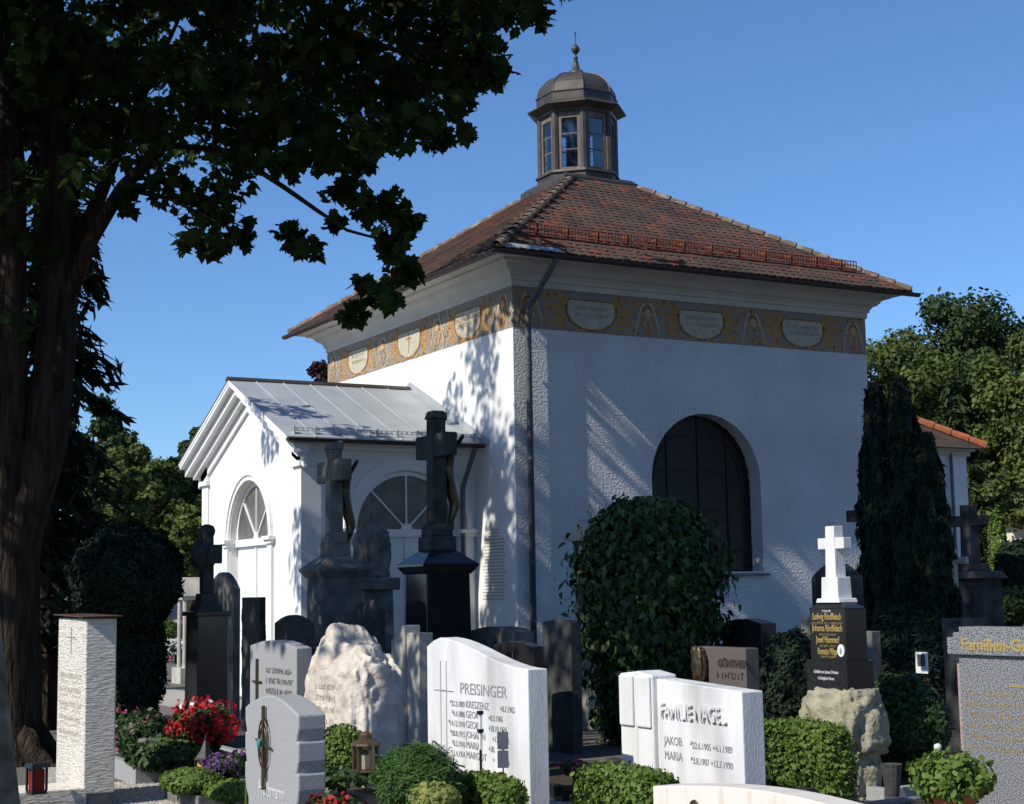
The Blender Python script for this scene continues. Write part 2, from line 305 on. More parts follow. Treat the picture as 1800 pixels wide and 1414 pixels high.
# roof
E0, ZE, SL = .62, 6.87, .665
def roofz(o): return ZE+SL*(o+E0)                   # o = distance inside the wall line
TOPO = 2.86
roof = MB(); o = -E0; t = TOPO
roof.add([(o, o, ZE), (W-o, o, ZE), (W-o, D-o, ZE), (o, D-o, ZE), (t, t, roofz(t)), (W-t, t, roofz(t)), (W-t, D-t, roofz(t)), (t, D-t, roofz(t))],
         [(0, 1, 5, 4), (1, 2, 6, 5), (2, 3, 7, 6), (3, 0, 4, 7), (4, 5, 6, 7), (0, 3, 2, 1)])
roof = roof.build('roof', 'tile', chapel)
tm = MB(); tw, tl = .165, .30                       # one plain tile: rounded lower end
pr_ = [(-tw/2+.007, tl), (-tw/2+.007, .06), (-tw/4, .016), (0, 0), (tw/4, .016), (tw/2-.007, .06), (tw/2-.007, tl)]
tm.prism(pr_, lambda u, w, h: (u, w, h), 0, .020); tile_me = bpy.data.meshes.new('roof_tile'); tile_me.from_pydata(tm.v, [], tm.f); tile_me.materials.append(MATS['tile'])
slen = math.sqrt(1+SL*SL); tiles = []
for side in (0, 1):
    L = W if side == 0 else D; row = 0; e = -E0-.03
    while e < TOPO-.05:
        z = roofz(e)+.012; u = e+.08+(tw/2 if row % 2 else 0)
        while u < L-e-.05:
            jz = random.uniform(.004, .012)+.012*noise.noise(Vector((u*.7, e, side*9))); tlt = math.atan(SL)-.085+random.uniform(-.015, .015); cx, sx_ = math.cos(tlt), math.sin(tlt)
            if side == 0: m = frameM((u, e, z+jz), (1, random.uniform(-.02, .02), 0), (0, cx, sx_))
            else: m = frameM((e, u, z+jz), (0, -1, random.uniform(-.01, .01)), (cx, 0, sx_))
            tiles.append(m); u += tw
        e += .132; row += 1
cv = Vector(CAM); tiles.sort(key=lambda m: (m.translation-cv).length); first = [m for m in tiles if m.translation.y < .4][:150]+[m for m in tiles if m.translation.x < .2 and m.translation.y > .4][:140]
ids = {id(m) for m in first}
for m in first:
    o = link('roof_tile', tile_me, roof); o.matrix_local = m
b = MB()
for m in tiles:
    if id(m) not in ids: b.add([m @ Vector(v) for v in tm.v], tm.f)
tag(b.build('tile_courses', 'tile', roof), None, kind='stuff')
def hip(x0, y0, x1, y1, n, m='tile_lichen', par=roof):
    for k in range(n):
        f0, f1 = k/n, (k+1.18)/n; p = [Vector((x0+(x1-x0)*f, y0+(y1-y0)*f, 0)) for f in (f0, f1)]
        for q, lift in zip(p, (.055, .03)): q.z = roofz(min(q.x, q.y, W-q.x, D-q.y))+lift
        d = (p[1]-p[0]).normalized(); s_ = d.cross(V3(0, 0, 1)).normalized(); up = s_.cross(d); mb = MB(); vs = []
        for q, r in zip(p, (.10, .075)):
            for rr in (r, r-.018): vs += [q+s_*rr*math.cos(a)+up*rr*(math.sin(a)-.5) for a in (math.pi*j/6 for j in range(7))]
        fs = [(j, j+1, 14+j+1, 14+j) for j in range(6)]+[(7+j+1, 7+j, 21+j, 21+j+1) for j in range(6)]+[(j, 7+j, 8+j, j+1) for j in range(6)]
        mb.add(vs, fs).build('hip_tile', m, par)
o = -E0+.02
hip(o, o, TOPO, TOPO, 17); hip(W-o, o, W-TOPO, TOPO, 17); hip(o, D-o, TOPO, D-TOPO, 17)
b = MB(); b.add([(-E0-.02, -E0-.02, ZE+.03), (.6, -E0-.02, ZE+.03), (.55, -E0+.1, ZE+.115), (-E0+.1, -E0+.1, ZE+.115)], [(0, 1, 2, 3)]); b.build('flashing', 'zinc', chapel)
# gutter and downpipe
b = MB(); g = E0+.03; gz = ZE-.03
for P in ([(-g, -g), (W+g, -g)], [(-g, -g), (-g, D+g)]):
    (xa, ya), (xb, yb) = P
    along = V3(xb-xa, yb-ya, 0).normalized(); out = V3(0, -1, 0) if ya == yb else V3(-1, 0, 0)
    pf = [(math.cos(a)*.065, math.sin(a)*.065) for a in (math.pi+math.pi*k/8 for k in range(9))]+[(.056, 0), (0, -.052), (-.056, 0)]
    b.prism(pf, lambda u, w, t: Vector((xa, ya, gz))+along*t+out*u+V3(0, 0, w), -.06, (xb-xa)+(yb-ya)+.06)
b.build('gutter', 'gutter_brown', chapel)
b = MB(); b.box(-E0, W+E0, -E0, -.5, ZE-.035, ZE-.004); b.box(-E0, -.5, -.5, D+E0, ZE-.035, ZE-.004); b.build('eaves_board', 'gutter_brown', chapel)
b = MB(); b.tube([(.42, -g, gz-.05), (.42, -g+.03, gz-.12), (.24, -.14, 6.14), (.22, -.10, 6.02), (.22, -.10, .1)], .05, 10); b.build('downpipe', 'pipe_grey', chapel, smooth=True)
for z in (5.2, 3.7, 2.1, 1.2): b = MB(); b.lathe([(.056, z-.02), (.06, z-.02), (.06, z+.02), (.056, z+.02)], (.22, -.10), 12); b.build('pipe_clip', 'pipe_grey', chapel)
# snow guard
guard = MB(); sg = -.12
def gp(u, h, lift=0): return (u, sg+h*.0-lift*.25, roofz(sg)+.05+h)
guard.tube([(0.2, sg, roofz(sg)+.06), (W-.25, sg, roofz(sg)+.06)], .008, 6); guard = guard.build('snow_guard', 'guard_red', chapel)
bu = [.42+(W-1.0)*k/11 for k in range(12)]
for u in bu:
    b = MB(); b.box(u-.02, u+.02, sg+.012, sg+.03, roofz(sg)-.02, roofz(sg)+.26); b.tube([(u, sg+.02, roofz(sg)+.2), (u, sg+.35, roofz(sg+.35)+.02)], .012, 5); b.box(u-.02, u+.02, sg-.22, sg+.02, roofz(sg)-.12, roofz(sg)-.08); b.build('bracket', 'tile_red', guard)
for a, c in zip([.2]+bu, bu+[W-.25]):
    b = MB()
    for h in (.10, .17, .24): b.tube([(a, sg, roofz(sg)+h), (c, sg, roofz(sg)+h)], .010, 5)
    k = max(2, int((c-a)/.06))
    for i in range(k+1): u = a+(c-a)*i/k; b.tube([(u, sg, roofz(sg)+.08), (u, sg, roofz(sg)+.245)], .008, 4)
    b.build('grille', 'guard_red', guard)
# lantern
LX, LY = W/2-.02, D/2+.0
def octa(b, r0, z0, r1, z1, cap=True): b.lathe([(r0, z0), (r1, z1)], (LX, LY), 8, math.pi/8)
hs = W/2-TOPO+.03
lan = MB(); lan.box(LX-hs, LX+hs, LY-hs, LY+hs, roofz(TOPO)-.15, roofz(TOPO)+.13); lan = lan.build('lantern', 'copper_dark', chapel, bevel=.01)
b = MB(); b.frustum((LX, LY), hs-.02, hs-.02, roofz(TOPO)+.13, .74, .74, roofz(TOPO)+.2); b.build('lantern_skirt', 'copper_dark', lan)
ZL0, ZL1 = 9.53, 10.66
b = MB(); octa(b, .80, 9.36, .80, ZL0-.05); octa(b, .84, ZL0-.05, .82, ZL0); b.build('lantern_sill', 'copper_dark', lan)
RO = .765
vt = [(LX+RO*math.cos(math.pi/8+k*math.pi/4), LY+RO*math.sin(math.pi/8+k*math.pi/4)) for k in range(8)]
for k in range(8):
    b = MB(); a = math.pi/8+k*math.pi/4; b.lathe([(.075, ZL0), (.075, ZL1)], (vt[k][0]-.05*math.cos(a), vt[k][1]-.05*math.sin(a)), 8, a+math.pi/8); b.build('lantern_post', 'copper_dark', lan)
    p, q = Vector((*vt[k], 0)), Vector((*vt[(k+1) % 8], 0)); d = (q-p).normalized(); nn = V3(d.y, -d.x, 0); wd_ = (q-p).length
    fr = MB()
    def bar(fr, s0, s1, z0, z1, t0, t1):
        vs = [p+d*s+nn*t+V3(0, 0, z) for z in (z0, z1) for s, t in ((s0, t0), (s1, t0), (s1, t1), (s0, t1))]
        fr.add(vs, [(0, 3, 2, 1), (4, 5, 6, 7), (0, 1, 5, 4), (1, 2, 6, 5), (2, 3, 7, 6), (3, 0, 4, 7)])
    m0, m1 = .10, wd_-.10
    bar(fr, .04, m0+.04, ZL0, ZL1, -.06, -.02); bar(fr, m1-.04, wd_-.04, ZL0, ZL1, -.06, -.02); bar(fr, m0+.04, m1-.04, ZL0, ZL0+.05, -.06, -.02); bar(fr, m0+.04, m1-.04, ZL1-.12, ZL1, -.06, -.02)
    for f in (.36, .68): zz = ZL0+.05+f*(ZL1-.17-ZL0); bar(fr, m0+.04, m1-.04, zz-.011, zz+.011, -.05, -.03)
    fo = fr.build('window_frame', 'wood_grey', lan)
    for f0, f1 in ((0, .36), (.36, .68), (.68, 1)):
        h = ZL1-.17-ZL0; g_ = MB(); bar(g_, m0+.041, m1-.041, ZL0+.05+f0*h+.012, ZL0+.05+f1*h-.012, -.042, -.038); g_.build('pane', 'lantern_glass', lan)
b = MB(); octa(b, .78, ZL1, .80, ZL1+.06); octa(b, .82, ZL1+.06, .96, ZL1+.13); octa(b, .97, ZL1+.13, .97, ZL1+.15); octa(b, .96, ZL1+.15, .80, ZL1+.24); b.build('lantern_eaves', 'copper_dark', lan)
b = MB(); octa(b, .79, ZL1+.235, .79, ZL1+.40); octa(b, .81, ZL1+.40, .81, ZL1+.42); b.build('lantern_drum', 'copper_dark', lan)
zd = ZL1+.42; HD = .50
for k in range(8):
    a0, a1 = math.pi/8+k*math.pi/4, math.pi/8+(k+1)*math.pi/4; b = MB(); vs = []
    for j in range(9):
        t_ = math.pi/2*j/8; r = .12+.65*math.cos(t_); z = zd+HD*math.sin(t_); vs += [(LX+r*math.cos(a), LY+r*math.sin(a), z) for a in (a0, a1)]
    b.add(vs, [(2*j, 2*j+1, 2*j+3, 2*j+2) for j in range(8)]); b.build('dome_panel', 'copper_dark', lan)
    b = MB(); b.tube([(LX+(.125+.65*math.cos(math.pi/2*j/8))*math.cos(a0), LY+(.125+.65*math.cos(math.pi/2*j/8))*math.sin(a0), zd+HD*math.sin(math.pi/2*j/8)) for j in range(9)], .012, 5); b.build('dome_seam', 'copper_dark', lan)
zf = zd+HD-.02
b = MB(); b.lathe([(.14, zf), (.14, zf+.10), (.085, zf+.11), (.035, zf+.36), (.045, zf+.37), (.045, zf+.39), (.02, zf+.41), (.02, zf+.45), (.05, zf+.47), (.085, zf+.53), (.085, zf+.56), (.05, zf+.62), (.012, zf+.65), (.010, zf+.86), (.02, zf+.875), (.02, zf+.89), (.002, zf+.91)], (LX, LY), 12); b.build('finial', 'copper_dark', lan, smooth=True)
# painted frieze: cartouches, cherubs, scrolls, each a thin painted layer
def ribbon(b, fn, pts, w):
    for i in range(len(pts)-1):
        (u0, z0), (u1, z1) = pts[i], pts[i+1]; l = math.hypot(u1-u0, z1-z0) or 1; nx, nz_ = -(z1-z0)/l, (u1-u0)/l; w0 = w*(1-.8*i/len(pts)); w1 = w*(1-.8*(i+1)/len(pts))
        b.add([fn(u0-nx*w0, z0-nz_*w0), fn(u1-nx*w1, z1-nz_*w1), fn(u1+nx*w1, z1+nz_*w1), fn(u0+nx*w0, z0+nz_*w0)], [(0, 1, 2, 3)])
def disc(b, fn, u, z, ru, rz, n=14): b.add([fn(u+ru*math.cos(2*math.pi*k/n), z+rz*math.sin(2*math.pi*k/n)) for k in range(n)], [tuple(range(n))])
ZM = (ZT+ZB)/2-.01
def shield(s, u): return [(u-.42*s, ZM+.20*s), (u-.46*s, ZM+.15*s), (u-.46*s, ZM-.02), (u-.38*s, ZM-.16*s), (u-.2*s, ZM-.25*s), (u, ZM-.28*s), (u+.2*s, ZM-.25*s), (u+.38*s, ZM-.16*s), (u+.46*s, ZM-.02), (u+.46*s, ZM+.15*s), (u+.42*s, ZM+.20*s)]
def frieze_side(fl, L, mtx, words):
    fn = lambda o: (lambda u, z: fl(u, z, o))
    for i, u in enumerate((L*.2, L*.5, L*.8)):
        c = MB(); c.add([fn(-.008)(*p) for p in shield(1.08, u)], [tuple(range(11))]); c.cur = 1; c.add([fn(-.010)(*p) for p in shield(.99, u)], [tuple(range(11))])
        c.cur = 2; c.add([fn(-.012)(*p) for p in shield(.955, u)], [tuple(range(11))]); c = c.build('cartouche', ['paint_umber', 'paint_ochre', 'paint_cream'], chapel)
        if words[i] == '+':
            k = MB(); k.add([fn(-.014)(*p) for p in ((u-.012, ZM-.2), (u+.012, ZM-.2), (u+.012, ZM+.17), (u-.012, ZM+.17))], [(0, 1, 2, 3)]); k.add([fn(-.015)(*p) for p in ((u-.1, ZM+.05), (u+.1, ZM+.05), (u+.1, ZM+.075), (u-.1, ZM+.075))], [(0, 1, 2, 3)]); k.build('painted_cross', 'paint_umber', c)
        elif words[i] is None: worn(c, fn(-.014), [(u-.3, u+.3, ZM+.05-.11*q, .062) for q in (0, 1)], 'paint_umber', seed=int(u*10))
        else: text(words[i], c, mtx(u, ZM+.03, -.014), .098, 'paint_umber', ext=.0005, align='CENTER')
        for sg_ in (-1, 1):
            s_ = MB()
            for q in range(3):
                c0u, c0z = u+sg_*(.56+.13*(q % 2)), ZM+(-.19, 0, .19)[q]
                P = [(c0u+sg_*(.115-.009*j)*math.cos(.62*j+q), max(ZB+.02, min(ZT-.02, c0z+(.10-.008*j)*math.sin(.62*j+q)))) for j in range(12)]; s_.cur = q % 2; ribbon(s_, fn(-.006-.0015*q), P, .026)
            for q in range(5): s_.cur = q % 2; ribbon(s_, fn(-.0068-.0004*q), [(u+sg_*(.47+.04*j), max(ZB+.02, min(ZT-.03, ZM-.26+.12*q+.05*math.sin(j*.7+q)))) for j in range(9)], .018)
            P = [(u+sg_*(.1+.05*j), ZM-.29+.02*math.sin(j*1.3)) for j in range(9)]; s_.cur = 0; ribbon(s_, fn(-.013), P, .02)
            tag(s_.build('painted_scroll', ['paint_ochre', 'paint_umber'], chapel), None, kind='stuff')
    curls = MB(); u = .08
    while u < L-.06:                               # acanthus curls filling the band
        if min(abs(u-L*f) for f in (.2, .5, .8)) > .50:
            for q in range(4):
                cu, cz, rr_ = u+random.uniform(-.04, .04), ZB+.09+.165*q+random.uniform(-.02, .02), random.uniform(.05, .08); ph = random.uniform(0, 6); sg_ = random.choice((-1, 1)); curls.cur = random.choice((0, 0, 1, 2, 3))
                ribbon(curls, fn(-.0052-.00002*q), [(cu+sg_*(rr_-.005*j)*math.cos(.6*j+ph), max(ZB+.02, min(ZT-.02, cz+(rr_-.005*j)*1.2*math.sin(.6*j+ph)))) for j in range(9)], .017)
        u += .105
    tag(curls.build('painted_curls', ['paint_ochre', 'paint_cream', 'paint_umber', 'paint_blue'], chapel), None, kind='stuff')
    for u in (.30, L*.35, L*.65, L-.30):
        a_ = MB(); lim = lambda z: max(ZB+.015, min(ZT-.015, z))
        for sg_ in (-1, 1):
            for q in range(5):                     # spread wing feathers
                a_.cur = (0, 1, 3, 0, 1)[q]; ribbon(a_, fn(-.006-.0008*q), [(u+sg_*(.05+.028*j), lim(ZM+.06+.045*q-.004*j*j*(1+.5*q))) for j in range(8)], .024)
            for q in range(4):                     # folds of the scarf below the chin
                a_.cur = (0, 3, 1, 0)[q]; ribbon(a_, fn(-.0105-.0008*q), [(u+sg_*(.12-.02*q)*math.cos(j*.22), lim(ZM-.02-.03*j-.02*q)) for j in range(8)], .020)
        a_.cur = 0; disc(a_, fn(-.014), u, ZM+.105, .092, .10); a_.cur = 3; disc(a_, fn(-.0152), u, ZM+.13, .078, .075); a_.cur = 2; disc(a_, fn(-.0165), u, ZM+.085, .058, .075)
        a_.cur = 3
        for sg_ in (-1, 1): disc(a_, fn(-.018), u+sg_*.022, ZM+.10, .011, .007, 6)
        disc(a_, fn(-.018), u, ZM+.045, .017, .006, 6); disc(a_, fn(-.018), u, ZM+.075, .006, .012, 6)
        a_.build('painted_cherub', ['paint_ochre', 'paint_cream', 'paint_flesh', 'paint_umber'], chapel)
frieze_side(lambda u, z, o: (u, o, z), W, lambda u, z, o: frameM((u, o, z), (1, 0, 0), (0, 0, 1)), [None, None, None])
frieze_side(lambda u, z, o: (o, u, z), D, lambda u, z, o: frameM((o, u, z), (0, -1, 0), (0, 0, 1)), ['VERSCHLUNGEN IST\nDER TOD IN SIEG', '+', None])
# inscription painted on the wall near the corner: rows of faded strokes
b = MB(); z = 2.62; random.seed(3)
while z > 1.5:
    y = 1.12+random.uniform(-.08, 0) if z < 2.5 else .9
    while y > (.42 if z < 2.5 else .6):
        l = random.uniform(.02, .09); b.add([(-.003, y, z), (-.003, y-l, z), (-.003, y-l, z+.022), (-.003, y, z+.022)], [(0, 1, 2, 3)]); y -= l+.015
    z -= .052
b.build('wall_inscription', 'wall_print', chapel)
# ---- porch
PX, P0, P1, PE, PR = -2.99, 1.36, 6.11, 4.03, 5.24
PM = (P0+P1)/2; SP = (PR-PE)/(PM-(P0-.35))
def prz(y): return PR-SP*abs(y-PM)
sidef = lambda u, z, d: (u, P0+d, z)
frontf = lambda u, z, d: (PX+d, u, z)
DC, DR, DZ = -1.19, .93, 2.66
b = MB(); arch_face(b, sidef, PX, 0, 0, 4.0, DC, DR, DZ, .05, .16); b.build('porch_wall', 'smooth_plaster', chapel)
b = MB(); arch_face(b, frontf, P0, P1, 0, 4.1, PM, .95, 2.60, .05, .2)
b.add([(PX, P0, 4.1), (PX, P1, 4.1), (PX, P1, prz(P1)-.05), (PX, PM, PR-.05), (PX, P0, prz(P0)-.05)], [(0, 1, 2, 3, 4)]); b.build('porch_wall', 'smooth_plaster', chapel)
b = MB(); b.box(PX, 0, P1-.02, P1, 0, 4.05); b.build('porch_wall', 'smooth_plaster', chapel)
b = MB(); b.box(PX+.36, -.01, P0+.3, P1-.3, .02, .03); b.build('porch_floor', 'interior', chapel)
for x0, x1, y0, y1 in ((PX-.03, PX+.30, P0-.03, P0+.30), (PX-.03, PX+.05, P1-.3, P1+.03)):
    b = MB(); b.box(x0, x1, y0, y1, 0, 3.62); b.box(x0-.05, x1+.05, y0-.05, y1+.05, 3.62, 3.70); b.box(x0-.02, x1+.02, y0-.02, y1+.02, 3.70, 3.93); b.build('corner_pilaster', 'smooth_plaster', chapel)
b = MB(); b.box(PX-.04, 0, P0-.10, P0+.02, 3.88, 4.02); b.box(PX-.06, 0, P0-.22, P0+.02, 4.02, 4.07); b.build('porch_cornice', 'white_paint', chapel)
# arch mouldings
def arch_mould(fn, uc, r0, r1, zs, d0, d1, z_low, n=20):
    b = MB()
    for k in range(n):
        a0, a1 = math.pi*k/n, math.pi*(k+1)/n; P = []
        for dd in (d0, d1):
            for a in (a0, a1):
                for r in (r0, r1): P.append(fn(uc-r*math.cos(a), zs+r*math.sin(a), dd))
        b.add(P, [(0, 1, 3, 2), (4, 6, 7, 5), (0, 4, 5, 1), (2, 3, 7, 6), (1, 5, 7, 3), (0, 2, 6, 4)])
    return b
for (fn, uc, r, zs) in ((sidef, DC, DR, DZ), (frontf, PM, .95, 2.60)):
    arch_mould(fn, uc, r+.02, r+.10, zs, 0, -.03, 0).build('arch_moulding', 'white_paint', chapel); arch_mould(fn, uc, r+.10, r+.20, zs, 0, -.055, 0).build('arch_moulding', 'white_paint', chapel)
    for sg_ in (-1, 1):
        b = MB(); vs = []
        for (a, c, z0, z1, dd) in ((r+.01, r+.21, 0, zs-.12, -.045), (r-.03, r+.26, zs-.12, zs-.06, -.08), (r-.05, r+.30, zs-.06, zs, -.12)):
            P = [fn(uc+sg_*u, z, d_) for z in (z0, z1) for u, d_ in ((a, .15), (c, .15 if False else .0), (c, dd), (a, dd))]
            b.add(P, [(0, 3, 2, 1), (4, 5, 6, 7), (0, 1, 5, 4), (1, 2, 6, 5), (2, 3, 7, 6), (3, 0, 4, 7)])
        b.build('impost', 'white_paint', chapel)
def door(fn, uc, r, zs, dep, mname='porch_door'):
    b = MB(); b.prism([(uc-r, .05), (uc+r, .05), (uc+r, zs-.12), (uc-r, zs-.12)], lambda u, z, t: fn(u, z, t), dep, dep+.05); dr = b.build(mname, 'white_paint', chapel)
    for sg_ in (-1, 1):
        for z0, z1 in ((.18, .95), (1.08, zs-.26)):
            for ua, ub in ((.09, r*.48), (r*.56, r-.09)):
                b = MB(); P = [fn(uc+sg_*u, z, dep-.012) for u, z in ((ua, z0), (ub, z0), (ub, z1), (ua, z1))]+[fn(uc+sg_*u, z, dep+.001) for u, z in ((ua-.03, z0-.03), (ub+.03, z0-.03), (ub+.03, z1+.03), (ua-.03, z1+.03))]
                b.add(P, [(0, 1, 2, 3), (0, 4, 5, 1), (1, 5, 6, 2), (2, 6, 7, 3), (3, 7, 4, 0)]); b.build('door_panel', 'white_paint', dr)
    b = MB(); b.prism([(uc-.03, .05), (uc+.03, .05), (uc+.03, zs-.12), (uc-.03, zs-.12)], lambda u, z, t: fn(u, z, t), dep-.025, dep-.001); b.build('cover_strip', 'white_paint', dr)
    b = MB(); b.prism([(uc-r, zs-.12), (uc+r, zs-.12), (uc+r, zs), (uc-r, zs)], lambda u, z, t: fn(u, z, t), dep-.06, dep+.05); b.build('transom', 'white_paint', dr)
    fl = arch_mould(fn, uc, r-.07, r-.002, zs, dep-.03, dep+.03, 0).build('fanlight', 'white_paint', chapel)
    edges = [0, 45, 90, 135, 180]
    for a0, a1 in zip(edges, edges[1:]):
        aa = [R_(a0+(a1-a0)*k/6) for k in range(7)]; P = [(uc-.07*math.cos(a), zs+.07*math.sin(a)) for a in aa]+[(uc-(r-.07)*math.cos(a), zs+(r-.07)*math.sin(a)) for a in aa[::-1]]
        b = MB(); b.prism(P, lambda u, z, t: fn(u, z, t), dep+.005, dep+.010); b.build('pane', 'fan_glass', fl)
    for a in (45, 90, 135):
        ca, sa = math.cos(R_(a)), math.sin(R_(a)); b = MB(); b.prism([(uc-.08*ca-.014*sa, zs+.08*sa-.014*ca), (uc-(r-.06)*ca-.014*sa, zs+(r-.06)*sa-.014*ca), (uc-(r-.06)*ca+.014*sa, zs+(r-.06)*sa+.014*ca), (uc-.08*ca+.014*sa, zs+.08*sa+.014*ca)], lambda u, z, t: fn(u, z, t), dep-.02, dep+.015); b.build('glazing_bar', 'white_paint', fl)
    b = MB(); b.prism([(uc-.1*math.cos(math.pi*k/10), zs+.1*math.sin(math.pi*k/10)) for k in range(11)], lambda u, z, t: fn(u, z, t), dep-.028, dep+.0); b.build('fan_hub', 'white_paint', fl)
door(sidef, DC, DR-.003, DZ, .10); door(frontf, PM, .947, 2.60, .14)
# porch roof
b = MB(); ex, ey = PX-.37, .33
for sg_, ye in ((-1, P0-ey), (1, P1+ey)):
    b.add([(ex, ye, prz(ye)), (0, ye, prz(ye)), (0, PM, PR), (ex, PM, PR), (ex, ye, prz(ye)-.05), (0, ye, prz(ye)-.05), (0, PM, PR-.05), (ex, PM, PR-.05)], [(0, 1, 2, 3), (7, 6, 5, 4), (0, 4, 5, 1), (0, 3, 7, 4)])
pr0 = b.build('porch_roof', 'white_paint', chapel)
NS = 7
for sg_, ye in ((-1, P0-ey-.02), (1, P1+ey+.02)):
    for k in range(NS):
        x0, x1 = ex-.02+(0-ex+.02)*k/NS, ex-.02+(0-ex+.02)*(k+1)/NS; b = MB(); lf = .006+.002*(k % 2)
        b.add([(x0+.004, ye, prz(ye)+lf), (x1-.004, ye, prz(ye)+lf), (x1-.004, PM, PR+lf), (x0+.004, PM, PR+lf), (x0+.004, ye, prz(ye)-.02), (x1-.004, ye, prz(ye)-.02)], [(0, 1, 2, 3), (0, 4, 5, 1)]); b.build('roof_sheet', 'zinc', pr0)
        if k:
            b = MB(); b.add([(x0-.008, ye, prz(ye)+.004), (x0+.008, ye, prz(ye)+.004), (x0+.008, PM, PR+.004), (x0-.008, PM, PR+.004), (x0-.008, ye, prz(ye)+.024), (x0+.008, ye, prz(ye)+.024), (x0+.008, PM, PR+.024), (x0-.008, PM, PR+.024)], [(4, 5, 6, 7), (0, 1, 5, 4), (0, 4, 7, 3), (1, 2, 6, 5)]); b.build('standing_seam', 'zinc', pr0)
b = MB(); b.prism([(-.07, -.03), (0, .02), (.07, -.03), (.07, -.01), (0, .045), (-.07, -.01)], lambda u, w, t: (t, PM+u, PR+w+.01), ex-.03, -.01); b.build('ridge_cap', 'copper_dark', pr0)
ye = P0-ey+.10
b = MB()
for i in range(36):
    x = ex+.12+i*(-ex-.2)/36; zz = prz(ye)+.075; l = (-ex-.2)/36-.015
    for dz in (0, .045): b.tube([(x, ye, zz+dz-.02), (x+l, ye, zz+dz-.02)], .006, 4)
    for q in (x, x+l): b.tube([(q, ye, zz-.02), (q, ye, zz+.025)], .006, 4)
for i in range(10): x = ex+.15+i*(-ex-.25)/9; b.box(x-.012, x+.012, ye-.02, ye+.06, prz(ye)-.01, prz(ye)+.12)
b.build('porch_snow_guard', 'zinc', chapel)
b = MB(); gz2 = prz(P0-ey)-.03; pf = [(math.cos(a)*.06, math.sin(a)*.06) for a in (math.pi+math.pi*k/8 for k in range(9))]+[(.05, 0), (0, -.048), (-.05, 0)]
b.prism(pf, lambda u, w, t: (t, P0-ey-.07+u, gz2+w), ex-.03, -.03); b.build('porch_gutter', 'gutter_brown', chapel)
b = MB(); b.tube([(-.17, P0-ey-.07, gz2-.05), (-.19, P0-ey, gz2-.15), (-.26, P0-.1, 3.35), (-.26, P0-.08, 3.2), (-.26, P0-.08, .1)], .04, 10); b.build('porch_downpipe', 'pipe_grey', chapel, smooth=True)
b = MB()
for sg_ in (-1, 1): b.add([(-.012, PM, PR+.14), (-.012, PM+sg_*2.9, PR+.14-2.9*SP), (-.012, PM+sg_*2.9, PR-2.9*SP+.0), (-.012, PM, PR)], [(0, 1, 2, 3)]); b.add([(-.014, PM, PR+.012), (-.014, PM+sg_*2.7, prz(PM+2.7)+.012), (-.11, PM+sg_*2.7, prz(PM+2.7)+.012), (-.11, PM, PR+.012)], [(0, 1, 2, 3)])
b.build('porch_flashing', 'zinc', chapel)
# raking cornice of the gable, three stacked mouldings each side
for d0, d1, h0, h1 in ((.36, .0, -.11, -.045), (.26, .0, -.24, -.11), (.15, .0, -.36, -.24), (.05, 0, -.52, -.36)):
    for sg_ in (-1, 1):
        yl = PM+sg_*(PM-P0+ey-.02 if h0 > -.3 else PM-P0+.18); b = MB(); P = []
        for x in (PX-d0, PX-.001):
            P += [(x, PM, PR+h0), (x, yl, prz(yl)+h0), (x, yl, prz(yl)+h1), (x, PM, PR+h1)]
        b.add(P, [(0, 1, 2, 3), (7, 6, 5, 4), (0, 4, 5, 1), (1, 5, 6, 2), (2, 6, 7, 3)]); b.build('gable_moulding', 'white_paint', chapel)
# ------------------------------------------------------------------ annex building and walls behind
ax0, ax1, ay = 7.6, 12.74, 3.0
an = thing('annex_building', 'low white building with hipped tile roof behind the chapel', 'building', (ax0, ay, 0))
b = MB(); b.box(0, ax1-ax0, 0, 8, 0, 4.35); b.build('wall', 'smooth_plaster', an)
b = MB(); b.box(-.02, ax1-ax0+.06, -.06, 8, 4.35, 4.45); b.box(-.02, ax1-ax0+.14, -.14, 8, 4.45, 4.53); b.build('cornice', 'cornice_paint', an)
lx = ax1-ax0; b = MB(); k = .62; rr = 3.2
b.add([(-.3, -.3, 4.5), (lx+.3, -.3, 4.5), (lx+.3, 8.3, 4.5), (-.3, 8.3, 4.5), (-.3, rr, 4.5+k*(rr+.3)), (lx-rr, rr, 4.5+k*(rr+.3)), (lx-rr, 8.3-rr, 4.5+k*(rr+.3)), (-.3, 8.3-rr, 4.5+k*(rr+.3))], [(0, 1, 5, 4), (1, 2, 6, 5), (2, 3, 7, 6), (0, 4, 7, 3), (4, 5, 6, 7), (3, 2, 1, 0)]); ar = b.build('roof', 'tile_dark', an)
for i in range(14):
    f = i/14; p = V3(lx+.3-(rr+.3)*f, -.3+(rr+.3)*f, 4.56+k*(rr+.3)*f); q = p+V3(-.28, .28, .28*k); b = MB(); b.tube([p, q], [.10, .08], 8); b.build('hip_tile', 'tile_red', ar)
b = MB(); b.tube([(lx-.5, -.06, 4.4), (lx-.5, -.06, .1)], .035, 8); b.build('downpipe', 'pipe_grey', an)
